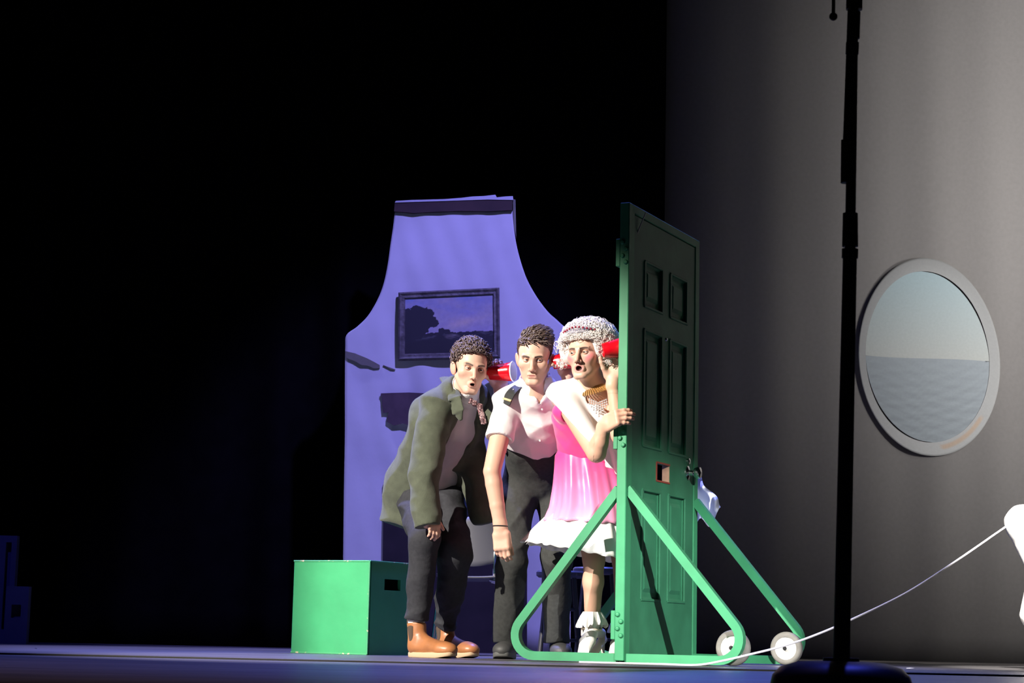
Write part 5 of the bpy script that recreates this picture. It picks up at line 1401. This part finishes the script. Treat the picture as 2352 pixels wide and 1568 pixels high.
# ================================================================== actor in the pink dress and white wig
def actor_right():
    R = rotm(-24, -2, -3); X = head_at(1329, 808, 0.10, R)
    fC = nrm((-0.28, -0.96, 0)); sC = np.array((0.96, -0.28, 0))
    N = P(1366, 893, 0.24); CH = P(1352, 965, 0.30); PC = P(1362, 1090, 0.46); WA = P(1352, 1045, 0.40)
    SR = P(1290, 910, 0.24); SL = P(1418, 905, 0.26)
    EL = P(1370, 1040, 0.03); WR = P(1390, 975, -0.02)
    EL2 = P(1424, 1000, 0.12); WR2 = P(1407, 885, 0.13)
    hR, kR, aR = P(1345, 1120, 0.45), P(1364, 1285, 0.34), P(1360, 1428, 0.46)
    hL, kL, aL = P(1390, 1120, 0.48), P(1432, 1285, 0.45), P(1432, 1440, 0.55)
    B = Field(); B += head_ops(X, 'open', 0.98)
    B += [U(rc(X.p((0, 0.025, -0.05)), N, 0.050, 0.056), 0.02), U(rc(X.p((0, -0.02, -0.07)), N + fC * 0.04 - np.array((0, 0, 0.03)), 0.03, 0.035), 0.03),
          U(ecap(PC, CH, (0.13, 0.09), (0.15, 0.095), sC), 0.03), U(ecap(CH, N, (0.15, 0.095), (0.09, 0.06), sC), 0.04), U(rc(N, SR, 0.045, 0.05), 0.04), U(rc(N, SL, 0.045, 0.05), 0.04),
          U(rc(SR, EL, 0.047, 0.043), 0.02), U(rc(EL, EL + (WR - EL) * 0.35, 0.041, 0.039), 0.01), U(rc(EL + (WR - EL) * 0.35, WR, 0.039, 0.027), 0.01),
          U(rc(SL, EL2, 0.045, 0.040), 0.02), U(rc(EL2, WR2, 0.038, 0.027), 0.012),
          U(rc(hR, kR, 0.07, 0.052), 0.03), U(rc(kR, kR + (aR - kR) * 0.35, 0.048, 0.046), 0.01), U(rc(kR + (aR - kR) * 0.35, aR, 0.046, 0.034), 0.02), U(rc(hL, kL, 0.07, 0.05), 0.03), U(rc(kL, aL, 0.05, 0.035), 0.02)]
    h1, b1, _ = hand_ops(WR, (0.58, -0.75, 0.30), (-0.72, -0.66, 0.05), (0, 0, 1), [(50, 20, 30), (50, 20, 30), (50, 20, 30), (52, 22, 30)], 1.0, thumb=(0.25, 0.35, -0.9, 0.1), spread=0.0)
    c0 = P(1384, 805, 0.075); c1 = P(1429, 798, 0.085); cc = (c0 + c1) / 2
    w2 = P(1408, 872, 0.135)
    h2, b2, _ = hand_ops(w2, (-0.02, 0.0, 1), (0.25, 1, 0.0), (-1, 0, 0), [(25, 60, 60), (25, 60, 60), (25, 60, 60), (30, 60, 60)], 0.95, thumb=(0.35, 0.75, -0.6, 0.5), spread=0.03)
    B += h1 + h2; B += [U(rc(WR2, w2, 0.029, 0.027), 0.01)]
    lo, hi = B.bounds(); hb = hbox(X)
    a1 = (np.minimum(np.minimum(SR, EL), WR) - 0.06, np.maximum(np.maximum(SR, EL), WR) + 0.06); a1[0][2] = EL[2] - 0.07; a1[1][0] = b1[0][0] + 0.004
    nk = (np.minimum(N, SR) - np.array((0.06, 0.12, 0.15)), np.maximum(N, SL) + np.array((0.06, 0.1, 0.02)))
    def col(V):
        c = head_colors(X, V, (0.06, 0.035, 0.03), 0.75, 0.06, 'open', (0.52, 0.16, 0.16), -0.02)
        L = X.inv(V); far = (np.linalg.norm(L, axis=1) > 0.19); c[far] = SKIN * np.array((0.98, 0.93, 0.88)); return c
    base = P(1350, 1508, 0.36); base[2] = 0
    me = person('actor in pink dress, white curly wig and sash, listening at the green door', B, [(hb[0], hb[1], 0.0021), (*b1, 0.002), (*b2, 0.0025), (*nk, 0.005), (*a1, 0.005), (lo, hi, 0.010)], col, base)
    eyes(X, me, (-16, 8), (0.05, 0.04, 0.03), 0.0024)
    # wig
    H = Field(); E = lambda c, r: ell(X.p(c), np.array(r), X.R)
    H += [U(E((0.006, 0.035, 0.066), (0.108, 0.105, 0.092)), 0.01), U(E((0.085, 0.01, 0.02), (0.045, 0.06, 0.055)), 0.03), U(E((-0.080, 0.01, 0.02), (0.045, 0.06, 0.055)), 0.03), S(E((0, -0.10, -0.020), (0.066, 0.080, 0.086)), 0.008)]
    wg = sdf_mesh('wig', H, 0.005, M['wig'], me)
    rt = []; nn = []
    for v in tri_dirs(3000, 3):
        p = np.array((0.006 + v[0] * 0.122, 0.030 + v[1] * 0.115, 0.060 + v[2] * 0.100))
        if p[2] < -0.035: continue
        if p[1] < -0.015 and p[2] < 0.062 and abs(p[0]) < 0.075: continue
        rt.append(X.p(p)); nn.append(X.d(v))
    rng = np.random.default_rng(12)
    for q in range(60):      # fringe and side ringlets
        u = -1 + 2 * (q % 30) / 29.0; rt.append(X.p((u * 0.085, -0.070 - 0.016 * (1 - u * u) + 0.018 * (q // 30), 0.072 + 0.012 * (1 - u * u) - 0.012 * u * u + 0.014 * (q // 30)))); nn.append(X.d((u * 0.5, -0.8, 0.3)))
    for sx in (-1, 1):
        for q in range(34):
            z = 0.06 - 0.115 * rng.uniform() * (1.0 if sx < 0 else 1.1); rt.append(X.p((sx * (0.086 + 0.035 * rng.uniform()), -0.035 + 0.05 * rng.uniform(), z))); nn.append(X.d((sx, -0.5, 0)))
    curls_mesh('ringlets', rt, nn, M['wig'], wg, (0.006, 0.0145), 0.0015, (1.2, 3.0), 0.012, 9, 4)
    # tiara
    ti = Field(); mb = MB(); st = MB()
    arcp = [X.p((0.105 * math.sin(a), -0.136 * math.cos(a) + 0.030, 0.086 + 0.004 * math.cos(a))) for a in np.linspace(-0.95, 0.95, 25)]
    mb.tube(arcp, 0.0026, 6)
    for i in range(1, 24):
        up = X.d((0, -0.25, 1)); hgt = 0.018 + 0.020 * math.exp(-((i - 12) / 6) ** 2) * (1.0 if i % 2 == 0 else 0.55)
        mb.tube([arcp[i], arcp[i] + up * hgt], 0.0015, 5)
        mb.ball(arcp[i] + up * hgt, 0.0032, 5)
        if i % 2 == 0: st.ball(arcp[i] + up * (hgt * 0.55) + X.d((0, -0.004, 0)), 0.0050, 5)
    tio = mb.build('tiara', M['silver'], me, True); st.build('tiara_stones', M['ruby'], tio, True)
    # dress bodice
    K = Field()
    K += [U(ecap(PC, CH, (0.148, 0.112), (0.165, 0.118), sC), 0.03), U(ecap(CH, CH + (N - CH) * 0.25, (0.165, 0.118), (0.150, 0.105), sC), 0.03),
          U(ell(P(1302, 945, 0.22), (0.066, 0.064, 0.058)), 0.02), U(ell(P(1422, 930, 0.28), (0.062, 0.06, 0.058)), 0.02),
          S(ell(CH + fC * 0.10 + sC * 0.04 + np.array((0, 0, 0.095)), (0.095, 0.11, 0.120)), 0.008), S(rc(SR + (EL - SR) * 0.33, EL, 0.050, 0.05), 0.004)]
    K.post = folds(0.005, [((0.9, 0, 0.4), 46, 1), ((0.3, 0, 1), 50, 0.8), ((-0.7, 0.2, 0.8), 38, 0.8)], 31)
    PK = np.array((0.80, 0.05, 0.25)); dress = sdf_mesh('dress', K, 0.0058, M['pink'], me, lambda V: np.tile(PK, (len(V), 1)))
    # skirt: rings from the waist to the hem, gathered
    def skirt(name, rows, material, parent, amp, waves, seed, tilt, th=0.003, sheer=False):
        n = 240; V = []
        rng_ = np.random.default_rng(seed); ph = rng_.uniform(0, 6.28, 4)
        for j, (c, rx, ry, am) in enumerate(rows):
            g = j / (len(rows) - 1)
            for k in range(n):
                a = 2 * math.pi * k / n
                wv = am * (math.sin(waves * a + ph[0] + 0.6 * math.sin(3 * a)) + 0.5 * math.sin(waves * 1.7 * a + ph[1] + 1.2 * g) + 0.35 * math.sin(waves * 2.9 * a + ph[2]))
                x, y_ = (rx + wv) * math.cos(a), (ry + wv) * math.sin(a)
                q_ = np.array((c[0] + x, c[1] + y_, c[2] + tilt * g * (-math.cos(a)) + 0.35 * am * math.sin(waves * 2 * a + ph[3])))
                dd = float(np.dot(q_ - DO, NRM)); lim = -0.045 - 0.01 * math.sin(waves * a)
                if dd > lim: q_ = q_ - NRM * (dd - lim)
                V.append(tuple(q_))
        m_ = len(V); V2 = []
        for j, (c, rx, ry, am) in enumerate(rows):
            for k in range(n):
                p = np.array(V[j * n + k]); d = nrm((p[0] - c[0], p[1] - c[1], 0)); V2.append(p - d * th)
        F = []
        for j in range(len(rows) - 1):
            for k in range(n):
                k2 = (k + 1) % n; f = (j * n + k, (j + 1) * n + k, (j + 1) * n + k2, j * n + k2); F.append(f); F.append(tuple(q + m_ for q in f[::-1]))
        e = (len(rows) - 1) * n
        for k in range(n): k2 = (k + 1) % n; F.append((e + k, e + k + m_, e + k2 + m_, e + k2)); F.append((k, k2, k2 + m_, k + m_))
        cols = None
        if sheer:       # sheer satin, paler where it lies over the white petticoat
            g = np.repeat(np.linspace(0, 1, len(rows)), n)[:, None]; g = np.clip((g - 0.25) / 0.75, 0, 1); cols = PK * (1 - g) + np.array((0.86, 0.36, 0.56)) * g; cols = np.vstack([cols, cols])
        return npmesh(name, np.array(V + [tuple(q) for q in V2]), np.array(F), material, parent, True, cols)
    top = P(1352, 1050, 0.41); m1 = P(1362, 1120, 0.42); m2 = P(1368, 1170, 0.40); b1_ = P(1366, 1204, 0.39)
    def lerp_rows(keys, n):
        out = []
        ts = np.linspace(0, len(keys) - 1, n)
        for t in ts:
            i = min(int(t), len(keys) - 2); f = t - i; a, b = keys[i], keys[i + 1]
            out.append((a[0] + (b[0] - a[0]) * f, a[1] + (b[1] - a[1]) * f, a[2] + (b[2] - a[2]) * f, a[3] + (b[3] - a[3]) * f))
        return out
    skirt('skirt', lerp_rows([(P(1352, 1036, 0.40), 0.142, 0.108, 0.0), (top, 0.156, 0.122, 0.001), (m1, 0.182, 0.152, 0.005), (m2, 0.205, 0.175, 0.008), (b1_, 0.230, 0.200, 0.008)], 18), M['pink'], dress, 0, 9, 1, 0.012, sheer=True)
    u0 = P(1364, 1178, 0.40); u1 = P(1362, 1228, 0.40); u2 = P(1358, 1276, 0.40)
    skirt('petticoat', lerp_rows([(u0, 0.195, 0.165, 0.004), (u1, 0.262, 0.225, 0.006), (u2, 0.312, 0.270, 0.010)], 14), M['petti'], dress, 0, 14, 2, 0.055)
    # sash: a band cut from a slightly larger torso between two planes
    Z_ = Field()
    Z_ += [U(ecap(PC, CH, (0.162, 0.126), (0.180, 0.132), sC), 0.03), U(ecap(CH, N - np.array((0, 0, 0.01)), (0.180, 0.132), (0.100, 0.075), sC), 0.04), U(rc(N, SR, 0.060, 0.068), 0.05),
           U(ell(P(1296, 925, 0.21), (0.066, 0.066, 0.060)), 0.02), U(rc(SR, SR + (EL - SR) * 0.84, 0.064, 0.054), 0.03)]
    q0, q1 = P(1295, 895, 0.15), P(1375, 985, 0.17)
    bn = nrm(np.cross(nrm(q1 - q0), (0.1, 1, 0))); bn = bn if bn[2] > 0 else -bn
    mid = P(1335, 939, 0.16)
    Z_ += [IN(half(mid + bn * 0.076, bn), 0.004), IN(half(mid - bn * 0.076, -bn), 0.004)]
    Z_ += [S(rc(N - np.array((0, 0, 0.05)), N + np.array((-0.01, -0.02, 0.12)), 0.075, 0.09), 0.006)]
    Z_.post = folds(0.004, [(bn, 70, 1), ((0.4, 0, 1), 40, 0.6)], 5)
    sdf_mesh('sash', Z_, 0.005, M['sash'], me)
    sd = Field()
    sd += [U(ecap(P(1412, 990, 0.20), P(1418, 1070, 0.24), (0.05, 0.012), (0.06, 0.012), (1, -0.3, 0)), 0.01), U(ecap(P(1408, 1010, 0.18), P(1424, 1085, 0.22), (0.03, 0.014), (0.03, 0.012), (0.6, -0.8, 0)), 0.01)]
    sd.post = folds(0.006, [((1, 0, 0.2), 90, 1)], 3)
    sdf_mesh('sash_tail', sd, 0.0045, M['sash'], me)
    # necklace: rows of beads round the neck, pearls hanging below
    gd = MB(); pl = MB(); nk_d = nrm(X.p((0, 0.0, -0.08)) - N)
    Rn = frame_z(nk_d, sC)
    for r in range(7):
        rad = 0.061 + 0.0060 * r
        zz = 0.026 - 0.0086 * r
        nb = 54
        for k in range(nb):
            a = math.pi * 2 * k / nb
            p = N + Rn @ np.array((rad * math.cos(a), 0, 0)) + np.array((0, 0, 0)) + (fC * 1.0) * rad * math.sin(a) * -1.0 + nk_d * zz
            if np.dot(p - N, fC) < -0.01: continue
            p = p + np.array((0, 0, -0.022 * max(0, np.dot(nrm(p - N), fC)) ** 2)) + fC * 0.004 * r
            gd.ball(p, 0.0046, 4)
    nko = gd.build('necklace', M['gold'], me, True)
    for i in range(-4, 5):
        for j in range(7 - abs(i)):
            a = 0.40 + i * 0.090; rad = 0.106 + 0.004 * j
            p = N + sC * rad * math.sin(a) + fC * rad * math.cos(a) + np.array((0, 0, -0.075 - 0.0105 * j + 0.010 * abs(i) * 0.4))
            pl.ball(p, 0.0046, 4)
    pl.build('pearl_drops', M['silver'], nko, True)
    # ankle socks with frill and heeled shoes
    for (an, kn, toe, heel, vis) in ((aR, kR, P(1338, 1503, 0.30), P(1384, 1462, 0.56), 1), (aL, kL, P(1409, 1507, 0.36), P(1440, 1465, 0.64), 0)):
        toe = toe.copy(); toe[2] = 0.020
        up = nrm(kn - an)
        sdv = nrm(np.cross(nrm((toe - heel) * np.array((1, 1, 0))), (0, 0, 1)))
        Mf = an * 0.42 + toe * 0.58 + np.array((0.004, 0, 0.004))
        s_ = Field(); s_ += [U(rc(an + up * 0.035, an - up * 0.045, 0.037, 0.032), 0.01), U(ecap(an - up * 0.04, Mf, (0.032, 0.031), (0.037, 0.025), sdv), 0.012), U(ecap(Mf, toe + np.array((0, 0, 0.004)), (0.037, 0.025), (0.026, 0.013), sdv), 0.012), U(rc(an - up * 0.045, heel + np.array((-0.008, -0.016, 0.016)), 0.028, 0.023), 0.012)]
        s_ += [IN(half((0, 0, 0.010), (0, 0, -1)), 0.004)]
        sk = sdf_mesh('sock', s_, 0.004, M['sock'], me)
        # frill
        n = 90; V = []; rows = ((an + up * 0.050, 0.043, 0.0), (an + up * 0.030, 0.052, 0.003), (an + up * 0.006, 0.060, 0.006), (an - up * 0.018, 0.066, 0.009))
        for (c, r, am) in rows:
            for k in range(n):
                a = 2 * math.pi * k / n; rr = r + am * math.sin(11 * a) + am * 0.4 * math.sin(23 * a); V.append(c + np.array((rr * math.cos(a), rr * math.sin(a), am * math.sin(11 * a + 1.5) * 0.9)))
        m_ = len(V); V += [v * 1.0 - np.array((0, 0, 0.003)) for v in V]
        F = [(j * n + k, (j + 1) * n + k, (j + 1) * n + (k + 1) % n, j * n + (k + 1) % n) for j in range(3) for k in range(n)]; F += [tuple(q + m_ for q in f[::-1]) for f in list(F)]
        npmesh('frill', np.array(V), F, M['petti'], sk, True)
        # shoe: sole strap, toe box, back counter and thin heel
        ball_ = toe * 0.72 + heel * 0.28; ball_[2] = 0.012
        fwd = nrm(toe - heel * np.array((1, 1, 0)) - np.array((0, 0, 0))); fwd = nrm((fwd[0], fwd[1], 0)); side = nrm(np.cross(fwd, (0, 0, 1)))
        sh = Field()
        sh += [U(ecap(toe + np.array((0, 0, -0.006)), ball_, (0.020, 0.010), (0.036, 0.010), side), 0.006), U(ecap(ball_, heel - np.array((0, 0, 0.012)), (0.034, 0.009), (0.022, 0.010), side), 0.01),
               U(rc(heel + np.array((0, 0.008, 0.02)), heel - np.array((0, 0, 0.015)), 0.014, 0.020), 0.01),
               U(ell(toe + np.array((0, 0, 0.004)) - fwd * 0.02, (0.032, 0.045, 0.020), np.column_stack([side, -fwd, (0, 0, 1)])), 0.01)]
        sh += [U(rc(heel - np.array((0, -0.008, 0.02)), np.array((heel[0] + 0.006, heel[1] + 0.012, 0.006)), 0.012, 0.0055), 0.006), IN(half((0, 0, 0.0015), (0, 0, -1)), 0.002)]
        sho = sdf_mesh('heeled_shoe', sh, 0.0034, M['heel'], me)
        c = an - up * 0.035; pts = [c + np.array((0.044 * math.cos(a), 0.044 * math.sin(a), 0.004 * math.sin(2 * a))) for a in np.linspace(0, 2 * math.pi, 25)]
        MB().tube(pts, 0.0055, 6, False).tube([pts[20], heel + np.array((0, 0, 0.03))], 0.005, 6).build('ankle_strap', M['heel'], sho, True)
        MB().box(c + np.array((-0.046, -0.015, -0.012)), (0.004, 0.008, 0.020), bev=0.002).build('bow', M['heel'], sho)
    cup('red plastic cup pressed between the wig and the green door', c0, c1)
actor_right()

# ================================================================== pale blue cloth showing behind the far edge of the door
def blue_cloth():
    V = []; n1, n2 = 40, 26
    a0 = P(1575, 1098, 0.95)
    for j in range(n2):
        v = j / (n2 - 1)
        for i in range(n1):
            u = i / (n1 - 1)
            top = np.array((1540 + 66 * u, 1096 - 2 * u)); bot = np.array((1570 + 90 * u, 1226 - 46 * u + 16 * math.sin(u * 11)))
            q = top + (bot - top) * v
            q[0] += 5 * math.sin(v * 9 + u * 2) * u
            V.append(P(q[0], q[1], 1.06 + 0.05 * math.sin(u * 17 + v * 2) * (0.3 + v) + 0.02 * math.sin(v * 15)))
    m_ = len(V); V = V + [v + np.array((0.001, 0.003, 0)) for v in V]
    F = [(j * n1 + i, (j + 1) * n1 + i, (j + 1) * n1 + i + 1, j * n1 + i + 1) for j in range(n2 - 1) for i in range(n1 - 1)]
    F += [tuple(q + m_ for q in f[::-1]) for f in list(F)]
    V = np.array(V); org = V.mean(0)
    o = npmesh('ruffled_cloth', V - org, F, M['bluecl'], None, True); o.location = org
    tag(o, 'pale blue ruffled cloth poking out behind the far edge of the green door', 'cloth')
blue_cloth()

# ================================================================== brightly lit figure in white cut off by the right edge
def figure_white():
    y = 0.62
    kn = P(2352, 1203, y); hp = P(2560, 1195, y + 0.25); an = P(2398, 1402, y + 0.05); an2 = P(2430, 1420, y + 0.3); kn2 = P(2440, 1205, y - 0.02)
    CH = P(2575, 960, y + 0.25); N = P(2560, 880, y + 0.22); R = rotm(-70, 5, 0); X = Xf(P(2550, 800, y + 0.2), R)
    sE = np.array((0.35, 0.94, 0))
    B = Field(); B += head_ops(X, 'closed'); B += [U(rc(X.p((0, 0.02, -0.05)), N, 0.052, 0.06), 0.02), U(ecap(hp, CH, (0.15, 0.11), (0.17, 0.11), sE), 0.03), U(ecap(CH, N, (0.17, 0.1), (0.08, 0.07), sE), 0.04),
           U(rc(hp, kn, 0.08, 0.055), 0.02), U(rc(kn, an, 0.04, 0.03), 0.02), U(rc(hp, kn2, 0.08, 0.055), 0.02), U(rc(kn2, an2, 0.05, 0.035), 0.02)]
    sh = P(2510, 915, y); el = P(2480, 1080, y - 0.05); wr = P(2395, 1150, y - 0.03)
    B += [U(rc(N, sh, 0.05, 0.06), 0.03), U(rc(sh, el, 0.048, 0.04), 0.02), U(rc(el, wr, 0.038, 0.028), 0.02)]
    h1, b1, _ = hand_ops(wr, (-0.8, 0.0, -0.6), (-0.4, -0.2, 0.9), (0, -1, 0), (40, 70, 50), 0.95)
    B += h1; hb = hbox(X); lo, hi = B.bounds()
    base = P(2480, 1500, y); base[2] = 0
    me = person('brilliantly lit white-clad figure cut off by the right edge, at the cord\'s end', B, [(hb[0], hb[1], 0.005), (*b1, 0.003), (lo, hi, 0.010)], lambda V: np.tile(SKIN, (len(V), 1)), base)
    K = Field()
    K += [U(ecap(hp, CH, (0.175, 0.13), (0.19, 0.13), sE), 0.03), U(ecap(CH, N, (0.19, 0.12), (0.09, 0.08), sE), 0.04), U(rc(N, sh, 0.065, 0.07), 0.03), U(rc(sh, el, 0.066, 0.056), 0.02), U(rc(el, wr, 0.055, 0.042), 0.02),
          U(rc(hp, kn, 0.105, 0.088), 0.02), U(rc(kn, kn + (an - kn) * 0.55, 0.086, 0.034), 0.02), U(rc(kn + (an - kn) * 0.55, an, 0.034, 0.115), 0.02), U(rc(hp, kn2, 0.10, 0.08), 0.02), U(rc(kn2, an2, 0.08, 0.07), 0.02),
          IN(half((0, 0, P(2340, 1452, y)[2]), (0, 0, -1)), 0.004)]
    K.post = folds(0.004, [((0.3, 0, 1), 40, 1)], 2)
    sdf_mesh('white_costume', K, 0.008, M['whitef'], me)
    for a in (an, an2):
        hl = np.array((a[0] + 0.02, a[1] + 0.02, 0)); F_ = foot_frame(hl, (-0.25, -0.95)); sh_ = sdf_mesh('shoe', shoe_field(F_, 0.25, 0.042, 0.03, 0.03), 0.005, M['leather'], me); sole_mesh(F_, 0.25, 0.046, 0.038, 0.02, 'sole', M['sole'], sh_)
    c = np.array((hp[0] + 0.02, hp[1], 0)); zs = hp[2] - 0.105
    st = thing('stool', 'dark stool under the white-clad figure beyond the right edge', 'stool', c)
    MB().lathe([(0, zs - 0.03), (0.17, zs - 0.03), (0.18, zs - 0.015), (0.17, zs - 0.003), (0, zs - 0.003)], c, (0, 0, 1), 28).build('seat', M['seatm'], st, True)
    for k in range(4):
        a = math.pi / 4 + k * math.pi / 2; MB().tube([c + np.array((0.19 * math.cos(a), 0.19 * math.sin(a), 0)), c + np.array((0.13 * math.cos(a), 0.13 * math.sin(a), zs - 0.02))], 0.012, 8).build('leg', M['stoolm'], st, True)
figure_white()
